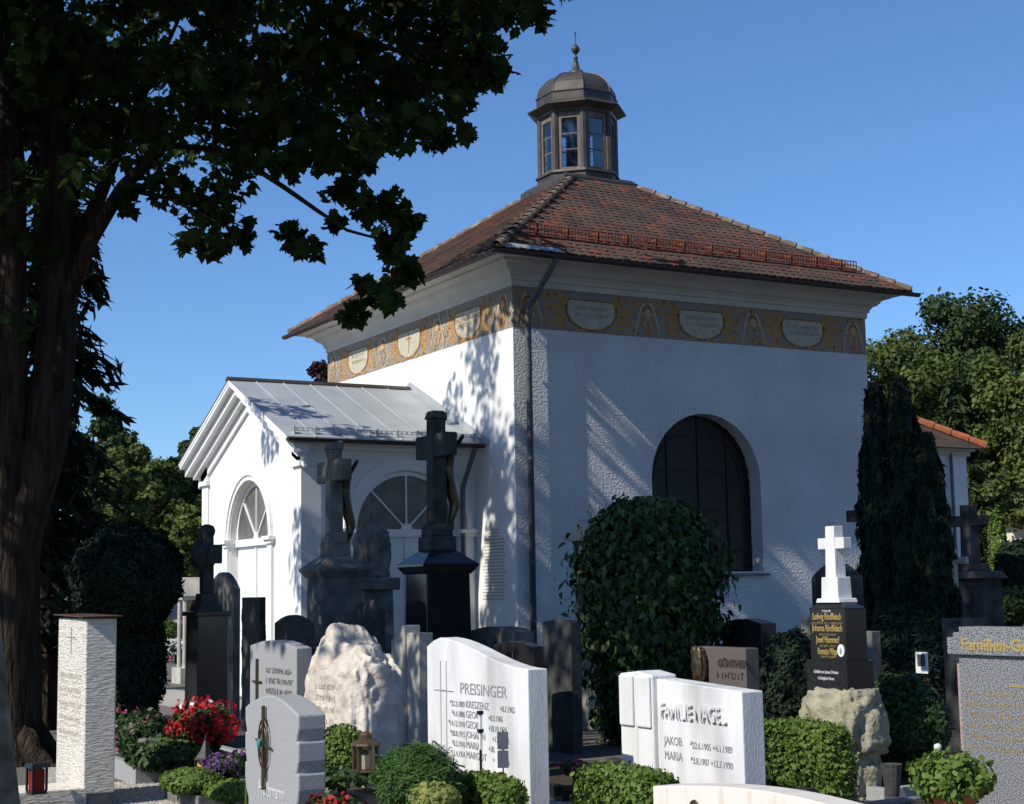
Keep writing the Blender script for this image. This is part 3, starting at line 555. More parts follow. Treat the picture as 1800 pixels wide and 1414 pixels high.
def perimeter(name, label, P, Q, h, arches, m, roofm, th=.6):
    P, Q = Vector((*P, 0)), Vector((*Q, 0)); d = (Q-P).normalized(); L = (Q-P).length; nn = V3(d.y, -d.x, 0); t = thing(name, label, 'wall', P)
    fn = lambda u, z, dd: d*u-nn*dd+V3(0, 0, z); n = max(1, arches); s = L/n
    for i in range(n):
        b = MB(); arch_face(b, fn, i*s, (i+1)*s, 0, h, (i+.5)*s, s*.3, h*.55, .02, th); b.build('arcade_bay', m, t)
    b = MB(); b.prism([(0, 0), (L, 0), (L, h), (0, h)], lambda u, z, tt: fn(u, z, tt), 1.9, 2.0); b.build('back_wall', m, t)
    for u_ in (.06, L-.06): b = MB(); b.prism([(.62, .02), (1.88, .02), (1.88, h-.03), (.62, h-.03)], lambda dd, z, tt: fn(tt, z, dd), u_-.05, u_+.05); b.build('end_wall', m, t)
    b = MB(); b.add([fn(-.2, h-.02, -.35), fn(L+.2, h-.02, -.35), fn(L+.2, h+.95, 1.5), fn(-.2, h+.95, 1.5), fn(L+.2, h-.02, 3), fn(-.2, h-.02, 3)], [(0, 1, 2, 3), (3, 2, 4, 5), (0, 5, 4, 1)]); b.build('roof', roofm, t)
p, q = gxy(1716, 52), gxy(2030, 49); perimeter('arcade', 'cream arcaded cemetery wall with grey roof at the far right', p, q, zat(1740, 915, 49), 2, 'cream_wall', 'slate_roof')
p, q = gxy(-60, 47), gxy(330, 58); perimeter('arcade', 'white arcaded cemetery wall with red tiled roof behind the far shrine', p, q, zat(95, 1000, 49), 4, 'smooth_plaster', 'tile_red')
# ------------------------------------------------------------------ gravestones and monuments
RZ = lambda: random.uniform(-.012, .012)
def stone(name, label, cat, px, d, pxl, pxr, group=None):
    """front-right upright edge at column px, d metres ahead; returns thing, width (along +y), thickness (along +x)"""
    x, y = gxy(px, d); w = colx(pxl, x)-y; t = coly(pxr, y)-x
    return thing(name, label, cat, (x, y, 0), RZ(), group), w, t
def slab(par, w, t, prof, m, name='slab', bevel=.008, x0=0):
    b = MB(); b.prism(prof, lambda y, z, x: (x, y, z), x0, x0+t); return b.build(name, m, par, bevel)
def arcprof(w, h, rise, n=12, y0=0, zb=0): return [(y0, zb)]+[(y0, h)]+[(y0+w*k/n, h+rise*math.sin(math.pi*k/n)) for k in range(1, n)]+[(y0+w, h), (y0+w, zb)]
def boxprof(w, h, zb=0): return [(0, zb), (0, h), (w, h), (w, zb)]
def rock_mesh(rx, ry, rz, sub=5, seed=0, amp=.12, freq=2.0, sq=.8):
    bm = bmesh.new(); bmesh.ops.create_icosphere(bm, subdivisions=sub, radius=1)
    for v in bm.verts:
        c = v.co; q = Vector([math.copysign(abs(a)**sq, a) for a in c]); k = 1+amp*noise.fractal(c*freq+Vector((seed, 0, seed)), 1, 2, 6)+amp*.7*abs(noise.noise(c*freq*2.3+Vector((0, seed, 0))))
        v.co = Vector((q.x*rx*k, q.y*ry*k, q.z*rz*k))
    me = bpy.data.meshes.new('rock'); bm.to_mesh(me); bm.free(); me.polygons.foreach_set('use_smooth', [True]*len(me.polygons)); return me
def rock(name, par, c, r, m, **k): me = rock_mesh(*r, **k); me.materials.append(MATS[m]); o = link(name, me, par); o.location = c; return o
# large pale stone with the cut family inscription
t, w, th = stone('gravestone', 'large pale marble gravestone with swept top and six lines of cut names', 'gravestone', 928, 10.5, 754, 963)
H = 1.13
prof = [(0, 0), (0, H)]+[(w*k/14, H+.19*(.5-.5*math.cos(math.pi*min(1, k/14*1.12)))-(.05 if k > 12 else 0)*(k-12)/2) for k in range(1, 14)]+[(w, H+.12), (w, 0)]
sl_ = slab(t, w, th, prof, 'marble')
z = H-.205; y0 = w*.66
front_text('PREISINGER', t, y0-.02, z, .115, 'grey_letters', sx=1.15, name='lettering')  # letters lie proud; their grey stands for the shade in the cuts
for i, (a, n_, c) in enumerate((('*22.2.1889', 'KRESZENZ', '+8.7.1965'), ('*4.4.1886', 'GEORG', '+8.2.1966'), ('*14.12.1910', 'GEORG', '+28.10.1974'), ('*30.8.1915', 'JOHANN', '+13.2.1988'), ('*6.2.1910', 'MARIA', '+30.   1989'), ('*11.4.1934', 'MARGOT', '+       2004'))):
    zz = z-.095-.071*i
    front_text(a, t, w*.60, zz, .058, 'grey_letters', align='RIGHT', sx=.9); front_text(n_, t, w*.59, zz, .072, 'grey_letters', sx=1.0); front_text(c, t, w*.59-.05-.056*len(n_), zz, .058, 'grey_letters', sx=.9)
b = MB()
for q in (0, .09): b.box(-.004, .0, w*.85-q-.006, w*.85-q, .15, H+.02)
for s_ in (0, .13): b.box(-.004, .0, w*.80-s_, w*.87+.07-s_, H-.2, H-.193)
b.build('carved_cross', 'grey_letters', t)
b = MB()
for q in range(3): b.tube([(-.002, w*.90-.03*j, .52-.09*q+.02*math.sin(j*1.9+q)) for j in range(9)], .004, 4)
b.build('carved_waves', 'grey_letters', t)
# family stone with raised lettering
t, w, th = stone('gravestone', 'white marble gravestone with raised family name and cross relief on its left', 'gravestone', 1303, 10, 1097, 1341)
H = 1.0; slab(t, w*.70, th, [(0, 0), (0, H-.01), (w*.70, H+.035), (w*.70, 0)], 'marble')
b = MB(); b.prism([(w*.70, 0), (w*.70, H+.06), (w*.85, H+.085), (w*.85, 0)], lambda y, z, x: (x, y, z), -.035, th); b.prism([(w*.852, 0), (w*.852, H+.08), (w, H+.06), (w, 0)], lambda y, z, x: (x, y, z), -.035, th); b.build('cross_block', 'marble', t, .012)
for ya, yb in ((w*.71, w*.84), (w*.865, w*.99)): b = MB(); b.box(-.055, -.034, ya, yb, H-.30, H+.05); b.build('cross_arm', 'marble', t, .012)
front_text('FAMILIE NAGEL', t, w*.655, H-.22, .145, 'marble', ext=.011, bold=.001, sx=.70, x=-.010, space=1.06)
front_text('JAKOB', t, w*.64, H-.40, .082, 'grey_letters', sx=.85); front_text('*22.6.1905 +4.1.1989', t, w*.64-.30, H-.405, .062, 'grey_letters', sx=.85)
front_text('MARIA', t, w*.64, H-.50, .082, 'grey_letters', sx=.85); front_text('*3.8.1907 +12.7.1990', t, w*.64-.30, H-.505, .062, 'grey_letters', sx=.85)
# low beige marble stone at the bottom edge
x, y = gxy(1142, 8.4); hz = zat(1142, 1382, 8.4)
t = thing('gravestone', 'low beige veined marble gravestone with curved top at the bottom edge', 'gravestone', (x, y-2.0, 0), 0); slab(t, 2.0, .17, arcprof(2.0, hz, .07, 16), 'beige_marble')
b = MB(); b.lathe([(.03, 0), (.045, .003), (.05, .008), (.03, .012)], (0, 0), 16); o = b.build('ring_emblem', 'bronze', t); o.matrix_local = Matrix.Translation((-.012, 1.62, hz-.08)) @ Matrix.Rotation(math.pi/2, 4, 'Y')
# carved grey granite stone with metal cross
t, w, th = stone('gravestone', 'grey granite gravestone with scalloped sides and a metal ring cross', 'gravestone', 524, 10, 430, 573)
H = zat(525, 1258, 10)
pl = [(.05, 0), (.05, .30)]+[(.05-.05*math.sin(math.pi*k/8*.5)-.0, .30+.24*k/8) for k in range(1, 5)]
def scal(side):
    P = [(.07, 0), (.07, .28), (.02, .34), (0, .42), (.0, .52), (.035, .52), (.0, .60), (0, .72), (.035, .72), (0, .80), (0, H)]
    return P if side == 0 else [(w-a, z) for a, z in P][::-1]
prof = scal(0)+[(w*k/12, H+.10*math.sin(math.pi*k/12)) for k in range(1, 12)]+scal(1)
slab(t, w, th, prof, 'pale_granite', bevel=.012)
b = MB(); yc = w*.58; zc = H-.22
b.box(-.03, -.012, yc-.012, yc+.012, zc-.30, zc+.25); b.box(-.035, -.015, yc-.032, yc-.018, zc-.22, zc+.17)
for rr_ in (.085, .12): b.tube([(-.022, yc+rr_*.75*math.cos(a), zc+rr_*1.35*math.sin(a)) for a in (math.pi*2*j/24 for j in range(25))], .006, 5, False)
b.tube([(-.022, yc-.14, zc-.02), (-.022, yc+.14, zc+.02)], .008, 5); mc = b.build('metal_cross', 'bronze', t); rock('gem', t, (-.04, yc+.03, zc), (.012, .026, .035), 'turquoise', sub=2, amp=0)
front_text('Holzmann', t, w*.72, .33, .13, 'silver_letters', sx=.9)
# tall travertine pillar with sheet cover
t, w, th = stone('gravestone', 'tall travertine pillar with rusty sheet cover and faded inscription', 'gravestone', 150, 12.5, 100, 204)
H = 1.49; slab(t, w, th, boxprof(w, H, .11), 'travertine', bevel=.01)
b = MB(); b.box(.015, th-.015, .02, w-.02, -.02, .11); b.build('foot', 'weathered_stone', t)
b = MB(); b.add([(-.04, -.05, H+.012), (th+.03, -.05, H+.012), (th+.03, w+.03, H+.025), (-.04, w+.03, H+.025), (-.04, -.05, H+.018), (th+.03, -.05, H+.022), (th+.03, w+.03, H+.031), (-.04, w+.03, H+.034)], [(0, 3, 2, 1), (4, 5, 6, 7), (0, 1, 5, 4), (1, 2, 6, 5), (2, 3, 7, 6), (3, 0, 4, 7)]); b.build('cover_sheet', 'rust_sheet', t)
front_worn(t, [(w*.92, w*.12+.03*(i % 2), 1.0-.115*i, .042) for i in range(5)]+[(w*f, w*(f-.28), .962-.115*i, .022) for i in range(5) for f in (.88, .45)], 'faded_letters', seed=2)
b = MB(); b.box(-.003, .001, w*.5, w*.52, 1.2, 1.42); b.box(-.003, .001, w*.36, w*.66, 1.33, 1.338); b.build('carved_cross', 'grey_letters', t)
x, y = gxy(150, 12.4)
sb = MB(); sb.box(x-1.0, x+.05, y+.1, y+.62, -.02, .16); tag(sb.build('grave_slab', 'travertine', None, .008), 'pale stone slab in front of the travertine pillar', 'grave slab')
# natural boulder gravestone
x, y = gxy(640, 13.0); t = thing('gravestone', 'natural beige boulder gravestone with rough ridge and cut letters', 'gravestone', (x, y+.35, 0), 0)
o = rock('boulder', t, (0.05, 0, .55), (.27, .62, .68), 'beige_rock', sub=6, seed=3.3, amp=.11, freq=1.5, sq=.62)
for v in o.data.vertices:
    if v.co.z > 0: v.co.z += .16*math.exp(-((v.co.y-.12)/.13)**2)*min(1, v.co.z/.4)
    v.co += v.normal*.035*(abs(noise.noise(v.co*5.5))-.25)
lt = front_worn(t, [(.16, -.22, .86-.095*i, .05) for i in range(5)], 'rock_letters', x=-1, seed=4)
from mathutils.bvhtree import BVHTree
bv = BVHTree.FromPolygons([v.co+o.location for v in o.data.vertices], [tuple(p.vertices) for p in o.data.polygons])
for v in lt.data.vertices:
    h_ = bv.ray_cast(Vector((-2, v.co.y, v.co.z)), Vector((1, 0, 0)))[0]
    if h_: v.co.x = h_.x-.004
# pale stone with dark letters
t, w, th = stone('gravestone', 'pale arched gravestone with dark metal letters and thin bronze cross', 'gravestone', 521, 14, 441, 549)
H = zat(521, 1140, 14); slab(t, w, th, arcprof(w, H, .06), 'pale_granite')
front_worn(t, [(w*.62, w*.08, H-.24-.095*i, .055) for i in range(4)], 'dark_letters', x=-.006, seed=5)
b = MB(); b.box(-.02, -.004, w*.80, w*.83, .55, H-.12); b.box(-.02, -.006, w*.72, w*.91, H-.34, H-.325); b.build('bronze_cross', 'bronze', t)
# white block gravestone behind the boulder
t, w, th = stone('gravestone', 'white stepped block gravestone behind the boulder', 'gravestone', 737, 17, 690, 762)
H = zat(730, 1110, 17); slab(t, w*.45, th, boxprof(w*.45, H-.02), 'pale_stone'); b = MB(); b.box(-.03, th, w*.452, w*.85, 0, H+.06); b.build('cross_block', 'pale_stone', t, .01); b = MB(); b.box(0, th, w*.852, w*1.05, 0, H-.1); b.build('slab', 'pale_stone', t, .01)
# dark stones
def simple(label, px, d, pxl, pxr, ytop, rise, m, cat='gravestone', **k):
    t, w, th = stone('gravestone', label, cat, px, d, pxl, pxr); H = zat(px, ytop, d); slab(t, w, th, arcprof(w, H, rise) if rise else boxprof(w, H), m, **k); return t, w, th, H
simple('dark arched gravestone in front of the lit porch wall', 540, 18, 483, 553, 1097, .10, 'dark_stone')
t, w, th, H = simple('rough dark upright stone with reddish stains below the ornate monument', 668, 18.5, 623, 678, 1075, 0, 'dark_stone'); rock('rough_top', t, (th/2, w/2, H-.05), (th*.55, w*.52, .17), 'dark_stone', sub=4, seed=5, amp=.15)
simple('wide grey stone with softly curved top below the wall inscription', 905, 18.3, 824, 941, 1112, .06, 'weathered_stone')
t, w, th, H = simple('low black polished gravestone with a thin engraved cross', 938, 15.2, 868, 957, 1138, .05, 'black_granite'); b = MB(); b.box(-.003, 0, w*.5, w*.51, H-.35, H-.06); b.box(-.003, 0, w*.42, w*.59, H-.16, H-.15); b.build('engraved_cross', 'grey_letters', t)
simple('tall dark grey gravestone left of the ivy mound', 1005, 16, 955, 1023, 1095, .03, 'dark_stone')
simple('tall black gravestone with arched top right of the ivy mound', 1342, 16.5, 1272, 1368, 1097, .05, 'black_granite')
t, w, th, H = simple('brown granite gravestone with bronze figure and dark name letters', 1312, 13, 1218, 1336, 1140, .0, 'brown_granite')
front_text('GÜNTHER', t, w*.50, H-.16, .085, 'dark_letters', ext=.006, bold=.004); front_worn(t, [(w*.52, w*.06, H-.26, .06)], 'dark_letters', x=-.006, seed=6)
rock('bronze_figure', t, (-.04, w*.78, H-.18), (.05, .075, .16), 'bronze', sub=4, seed=2, amp=.25, freq=2.5)
rock('bronze_figure_head', t, (-.05, w*.84, H-.04), (.035, .04, .05), 'bronze', sub=3, seed=4, amp=.1)
# ivy-hidden stone with small cross
x, y = gxy(1045, 18.6); t = thing('gravestone', 'slim stone aedicule with little cross, half hidden by the ivy mound', 'gravestone', (x, y, 0), 0)
hz = zat(1030, 935, 18.6); b = MB(); b.box(0, .3, 0, .5, 0, .5); b.box(.03, .09, .02, .1, .5, hz-.1); b.box(.03, .09, .4, .48, .5, hz-.1); b.box(.12, .28, .06, .44, .5, hz-.1); b.build('body', 'pale_stone', t, .01)
b = MB(); b.box(-.06, .36, -.06, .56, hz-.1, hz-.03); b.prism([(-.05, hz-.03), (.55, hz-.03), (.25, hz+.16)], lambda u, z, q: (q, u, z), -.02, .32); b.build('pediment', 'pale_stone', t); b = MB(); b.box(.13, .16, .235, .265, hz+.13, hz+.34); b.box(.13, .16, .18, .32, hz+.24, hz+.27); b.build('cross', 'pale_stone', t)
# black stele with white cross on rock
t, w, th = stone('gravestone', 'polished black stele with gold names, white marble cross and sandstone rock base', 'gravestone', 1490, 12.3, 1428, 1528)
z0 = zat(1490, 1222, 12.3); z1 = zat(1490, 1160, 12.3); z2 = zat(1490, 1070, 12.3); z3 = zat(1490, 1063, 12.3)
for i, (cz, h) in enumerate(((.17, .27), (.55, .28))): rock('base_rock', t, (th*.5, w*.45, cz*z0/.78), (th*.86+.05*i, w*(.66+.12*i), h*z0/.78), 'sand_rock', sub=5, seed=8+3*i, amp=.17, freq=2.3, sq=.6)
b = MB(); b.box(-.03, th+.03, -.03, w+.03, z0-.02, z1-.012); b.build('lower_block', 'black_granite', t, .004)
b = MB(); b.box(0, th, 0, w, z1-.012, z2); b.frustum((th/2, w/2), th/2+.004, w/2+.004, z2, th*.3, w*.3, z2+.05); b.build('stele', 'black_granite', t, .004)
ch = (z2-z1); y_ = w*.93
front_text('In Gott ruht', t, w*.5, z1+ch*.93, .028, 'silver_letters', align='CENTER', sx=.72)
for f, s_ in ((.78, 'Ludwig Rindfleisch'), (.55, 'Johanna Rindfleisch'), (.32, 'Josef Hammerl'), (.09, 'Renate Hügel')): front_text(s_, t, w*.5, z1+ch*f, .074, 'gold', align='CENTER', sx=.62, bold=.0012, ext=.002)
front_worn(t, [(w*.93, w*.07, z1+ch*.69, .02), (w*.72, w*.28, z1+ch*.46, .022), (w*.72, w*.28, z1+ch*.235, .022), (w*.70, w*.30, z1+ch*.02, .022)], 'gold', seed=7)
for i, s_ in enumerate(('Geliebt von Jesus Christus', 'in Ewigkeit Amen.')): front_text(s_, t, w*.5, z0+.16-.05*i, .036, 'silver_letters', x=-.031, align='CENTER', sx=.75)
b = MB(); b.prism([(.05*math.cos(a)*.8, .05*math.sin(a)) for a in (2*math.pi*k/14 for k in range(14))], lambda u, z, q: (q, w*.13+u, z1+.07+z), -.008, -.001); ov = b.build('portrait_plate', 'photo_white', t); b = MB(); b.prism([(.016*math.cos(a)*.8, .024*math.sin(a)) for a in (2*math.pi*k/14 for k in range(14))], lambda u, z, q: (q, w*.13+u, z1+.065+z), -.010, -.008); b.build('portrait', 'paint_blue', ov)
cx_, cy_ = th*.5, w*.5; cz0 = z2+.05; ct = zat(1462, 925, 12.5)
b = MB(); b.frustum((cx_, cy_), .10, .14, cz0-.005, .095, .13, cz0+.03); b.frustum((cx_, cy_), .075, .10, cz0+.03, .07, .095, cz0+.20); b.build('cross_foot', 'marble', t, .006)
b = MB(); b.frustum((cx_, cy_), .055, .062, cz0+.20, .048, .052, ct); b.box(cx_-.042, cx_+.042, cy_-.155, cy_+.155, ct-.185, ct-.095); b.build('cross', 'marble', t, .005)
# grey granite family stone at the right edge
x, y = gxy(1674, 11.2); t = thing('gravestone', 'wide speckled granite gravestone with gilded lettering at the right edge', 'gravestone', (x, y, 0), 0); H = zat(1674, 1120, 11.2)
b = MB(); b.box(.05, .16, -1.6, 0, 0, H-.09); b.build('back_frame', 'pink_granite', t, .006)
b = MB(); b.box(0, .05, -1.52, -.075, .02, H-.12); b.build('panel', 'speckled_granite', t, .006)
b = MB(); b.prism([(0, H-.12), (0, H), (-.06, H), (-.06, H+.035), (-.12, H+.035), (-.12, H+.075), (-1.48, H+.075), (-1.48, H+.035), (-1.54, H+.035), (-1.54, H), (-1.6, H), (-1.6, H-.12)], lambda u, z, q: (q, u, z), -.035, .17); b.build('cap', 'speckled_granite', t, .006)
front_text('Familien-Gr', t, -.14, H-.085, .115, 'gold', x=-.037, bold=.003, sx=1.1)
b = MB(); b.box(-.004, 0, -.75, -.735, H-.85, H-.17); b.box(-.004, -.0005, -.95, -.53, H-.33, H-.315); b.build('gold_cross', 'gold', t)
front_worn(t, [(-.15+.03*(i % 2), -.66-.03*(i % 2), H-.40-.075*i, .034) for i in range(6)]+[(-.82, -1.4, H-.40-.075*i, .034) for i in range(4)], 'gold', seed=8)
# ---------------- crucifix monuments
def corpus(par, x, z, s, m):
    """figure hanging on the +x side, arms along y"""
    J = {0: (0, 0, 0, .085), 1: (.0, 0, .20, .08), 2: (0, 0, .38, .10), 3: (0, 0, .50, .045), 4: (.04, .02, .60, .065), 5: (.05, .02, .68, .05), 6: (0, .16, .47, .05), 7: (-.0, .34, .55, .035), 8: (-.02, .52, .63, .028), 9: (0, -.16, .47, .05), 10: (0, -.34, .55, .035), 11: (-.02, -.52, .63, .028),
         12: (.02, .06, -.08, .07), 13: (.10, .07, -.32, .055), 14: (.02, .03, -.58, .04), 15: (.05, .03, -.68, .035), 16: (.02, -.06, -.08, .07), 17: (.10, -.05, -.33, .055), 18: (.02, -.02, -.58, .04), 19: (.05, -.02, -.70, .035)}
    ed = [(0, 1), (1, 2), (2, 3), (3, 4), (4, 5), (2, 6), (6, 7), (7, 8), (2, 9), (9, 10), (10, 11), (0, 12), (12, 13), (13, 14), (14, 15), (0, 16), (16, 17), (17, 18), (18, 19)]
    me = bpy.data.meshes.new('c'); me.from_pydata([(x+a*s, b_*s, z+c*s) for a, b_, c, r in J.values()], ed, []); o = bpy.data.objects.new('c', me); COL.objects.link(o); sk_ = o.modifiers.new('s', 'SKIN'); o.modifiers.new('d', 'SUBSURF').render_levels = 1; o.modifiers['d'].levels = 1
    for i, v in enumerate(me.skin_vertices[0].data): r = J[i][3]*s; v.radius = (r, r); v.use_root = i == 0
    dg = bpy.context.evaluated_depsgraph_get(); m2 = bpy.data.meshes.new_from_object(o.evaluated_get(dg)); bpy.data.objects.remove(o); m2.materials.append(MATS[m]); return link('corpus', m2, par)
def crucifix(label, pxc, d, ycap, ytop, hw, taper, hb, m, ped_m):
    x, y = gxy(pxc, d); zc, zt = zat(pxc, ycap, d), zat(pxc, ytop, d); t = thing('crucifix_monument', label, 'monument', (x, y, 0), 0)
    b = MB(); b.frustum((0, 0), hw*1.12, hw*1.12, 0, hw*1.08, hw*1.08, .3); b.frustum((0, 0), hw*(1+taper), hw*(1+taper), .3, hw, hw, zc-.08); b.build('pedestal', ped_m, t, .01)
    b = MB(); b.frustum((0, 0), hw*1.05, hw*1.05, zc-.12, hw*1.28, hw*1.28, zc-.03); b.frustum((0, 0), hw*1.30, hw*1.30, zc-.03, hw*1.30, hw*1.30, zc); b.frustum((0, 0), hw*1.28, hw*1.28, zc, hw*.55, hw*.55, zc+.17); b.build('cap', ped_m, t)
    zf = zc+.16; b = MB(); b.frustum((0, 0), hw*.62, hw*.62, zf, hw*.60, hw*.60, zf+.17); b.frustum((0, 0), hw*.52, hw*.52, zf+.17, hw*.48, hw*.48, zf+.32); b.build('cross_foot', m, t, .015)
    hx = hw*.31; arm = zt-.38*(zt-zf)*.62; b = MB(); b.frustum((0, 0), hx*1.1, hx*1.1, zf+.32, hx, hx, zt-.1); b.frustum((0, 0), hx*1.25, hx*1.25, zt-.1, hx*.9, hx*.9, zt); b.build('cross_shaft', m, t, .012)
    b = MB(); b.box(-hx*.93, hx*.93, -hb, hb, arm-.17, arm+.11); b.build('cross_beam', m, t, .02)
    corpus(t, hx+.075, arm-.46, .86*hb/.42, 'bronze'); b = MB(); b.box(hx, hx+.02, -.08, .08, arm+.28, arm+.38); b.build('title_board', 'bronze', t)
    return t
crucifix('tall weathered stone crucifix on a grey pedestal before the porch corner', 588, 20.3, 1000, 778, .272, .04, .42, 'weathered_stone', 'weathered_stone')
crucifix('tall dark crucifix on a tapered black pedestal before the porch side door', 771, 18.6, 992, 723, .286, .07, .41, 'dark_stone', 'black_granite')
# ornate monument between the crucifixes
x, y = gxy(655, 21.6); t = thing('monument', 'ornate weathered monument with small statue between the two crucifixes', 'monument', (x, y, 0), 0); zt = zat(655, 930, 21.6)
b = MB(); b.frustum((0, 0), .24, .24, 0, .22, .22, zt-.85); b.build('pedestal', 'weathered_stone', t, .01); b = MB(); b.box(-.3, .3, -.3, .3, zt-.85, zt-.68); b.build('cap', 'weathered_stone', t, .02)
rock('carved_drapery', t, (0, 0, zt-.34), (.22, .22, .42), 'weathered_stone', sub=5, seed=6, amp=.22, freq=2.4, sq=.7); b = MB(); b.frustum((-.03, .05), .13, .13, zt-.7, .10, .10, zt+.05); b.build('broken_column', 'weathered_stone', t, .02)
b = MB(); b.lathe([(.07, zt+.04), (.08, zt+.08), (.05, zt+.2), (.065, zt+.28), (.03, zt+.33), (.045, zt+.38), (.045, zt+.41), (.01, zt+.45)], (0, 0), 10); b.build('statue', 'weathered_stone', t, smooth=True)
b = MB(); b.box(-.005, 0, 0, .14, 0, .25); o = b.build('notice', 'photo_white', chapel); o.location = (-2.23, P0-.02, 2.45); o.rotation_euler.z = math.pi/2
# left trefoil cross on dark pedestal, arched stone, rough stele
x, y = gxy(362, 17.5); t = thing('cross_monument', 'shaded stone cross on a black pedestal left of the porch door', 'monument', (x, y, 0), 0); zc = zat(362, 1075, 17.5); zt = zat(362, 922, 17.5)
b = MB(); b.frustum((0, 0), .18, .23, 0, .165, .21, zc-.05); b.frustum((0, 0), .20, .26, zc-.05, .20, .26, zc); b.build('pedestal', 'black_granite', t, .006)
b = MB(); b.frustum((0, 0), .14, .17, zc, .13, .15, zc+.08); b.frustum((0, 0), .10, .12, zc+.08, .09, .10, zc+.2); b.build('cross_foot', 'dark_stone', t); za = zt-.33
b = MB(); b.frustum((0, 0), .065, .075, zc+.2, .06, .07, zt-.12); b.lathe([(.07, zt-.16), (.10, zt-.08), (.08, zt-.02), (.02, zt)], (0, 0), 10); b.box(-.055, .055, -.30, .30, za-.09, za+.06); b.box(-.07, .07, -.34, -.29, za-.12, za+.09); b.box(-.07, .07, .29, .34, za-.12, za+.09); b.build('cross', 'dark_stone', t, .015)
rock('carved_wreath', t, (-.04, 0, za-.02), (.12, .15, .17), 'dark_stone', sub=4, seed=9, amp=.2)
simple('shaded grey gravestone with stepped round top beside the porch', 409, 20, 366, 422, 1035, .22, 'weathered_stone')
t, w, th, H = simple('dark rough-hewn stele in front of the lit porch', 456, 19.0, 425, 467, 1050, 0, 'dark_stone')
for i in range(7): rock('rough_edge', t, (th*.5, w*(.0 if i % 2 else 1.), .2+.2*i), (th*.45, .05, .14), 'dark_stone', sub=3, seed=i, amp=.2)
# crosses at the right
x, y = gxy(1718, 22); t = thing('cross_monument', 'dark stone cross on a rugged pedestal right of the cypress', 'monument', (x, y, 0), 0); zt = zat(1718, 888, 22); zc = zat(1718, 998, 22)
b = MB(); b.frustum((0, 0), .34, .34, 0, .28, .28, zc-.16); b.frustum((0, 0), .36, .36, zc-.16, .30, .30, zc-.05); b.frustum((0, 0), .2, .2, zc-.05, .16, .16, zc+.06); b.build('pedestal', 'dark_stone', t, .02); b = MB(); b.frustum((0, 0), .10, .10, zc+.06, .085, .085, zt); b.box(-.08, .08, -.3, .3, zt-.3, zt-.15); b.build('cross', 'dark_stone', t, .01)
rock('grotto_rock', t, (-.5, .35, .6), (.4, .5, .75), 'dark_stone', sub=5, seed=12, amp=.25, freq=2.2)
x, y = gxy(1686, 20.5); t = thing('cross_monument', 'small pale cross on a rock beside the cypress', 'monument', (x, y, 0), 0); zt = zat(1686, 965, 20.5); b = MB(); b.box(-.04, .04, -.045, .045, .8, zt); b.box(-.035, .035, -.25, .25, zt-.2, zt-.11); b.build('cross', 'pale_stone', t, .006); rock('rock_base', t, (0, 0, .45), (.35, .35, .55), 'dark_stone', sub=4, seed=14, amp=.22)
x, y = gxy(1537, 21.2); t = thing('cross_monument', 'dark cross whose arm shows left of the cypress', 'monument', (x, y, 0), 0); zt = zat(1537, 880, 21.2); b = MB(); b.box(-.07, .07, -.08, .08, .9, zt); b.box(-.06, .06, -.36, .36, zt-.28, zt-.12); b.frustum((0, 0), .28, .28, 0, .24, .24, .9); b.build('cross', 'dark_stone', t, .01)
for lb, px, d, pxl, pxr, yt, rs, m in (('shaded gravestone with round top directly behind the white cross', 1505, 16.5, 1432, 1525, 1015, .16, 'dark_stone'), ('grey gravestone left behind the black stele', 1432, 14.5, 1412, 1450, 1085, 0, 'weathered_stone'), ('pale grey gravestone right behind the black stele', 1536, 14.2, 1508, 1552, 1110, 0, 'weathered_stone'), ('teal grey plain gravestone behind the granite family stone', 1705, 14, 1660, 1735, 1088, 0, 'dark_stone')): simple(lb, px, d, pxl, pxr, yt, rs, m)
# far shrines at the left
x, y = gxy(97, 27); t = thing('shrine', 'small gabled stone shrine with white statue far left', 'shrine', (x, y, 0), 0); zr = zat(105, 1015, 27); zs2 = zat(100, 1062, 27)
b = MB(); b.box(0, .4, 0, .5, 0, zs2); b.build('pillar', 'pale_stone', t, .01); b = MB(); b.prism([(-.04, zs2), (-.04, zs2+.28), (.25, zr), (.54, zs2+.28), (.54, zs2)], lambda u, z, q: (q, u, z), -.03, .6); b.build('gable_house', 'pale_stone', t); b = MB(); b.prism([(.15, zs2+.04), (.35, zs2+.04), (.35, zs2+.25), (.25, zs2+.34), (.15, zs2+.25)], lambda u, z, q: (q, u, z), -.036, -.029); b.build('niche_shade', 'dark_stone', t)  # flat dark plate on the face stands for the shade of a recess
zt = zat(105, 965, 27); b = MB(); b.lathe([(.15, zr-.1), (.13, zr), (.10, zr+.2), (.10, zt-.2), (.05, zt-.14), (.075, zt-.08), (.07, zt-.02), (.02, zt)], (.28, .25), 12); b.build('statue', 'marble', t, smooth=True)
x, y = gxy(322, 30); t = thing('shrine', 'little pale columned shrine beside the porch path', 'shrine', (x, y, 0), 0); zr = zat(322, 1015, 30); z1 = zat(322, 1048, 30)
b = MB(); b.prism([(-.05, z1), (.45, z1), (.2, zr)], lambda u, z, q: (q, u, z), -.05, .7); b.box(-.04, .68, -.04, .44, z1-.07, z1); b.build('roof', 'pale_stone', t)
for q in ((.03, .03), (.03, .37), (.35, .03), (.62, .03), (.62, .37)): b = MB(); b.lathe([(.05, .3), (.04, .36), (.04, z1-.14), (.05, z1-.07)], q, 8); b.build('column', 'pale_stone', t)
b = MB(); b.box(-.08, .72, -.08, .48, 0, .3); b.build('base', 'pale_stone', t)
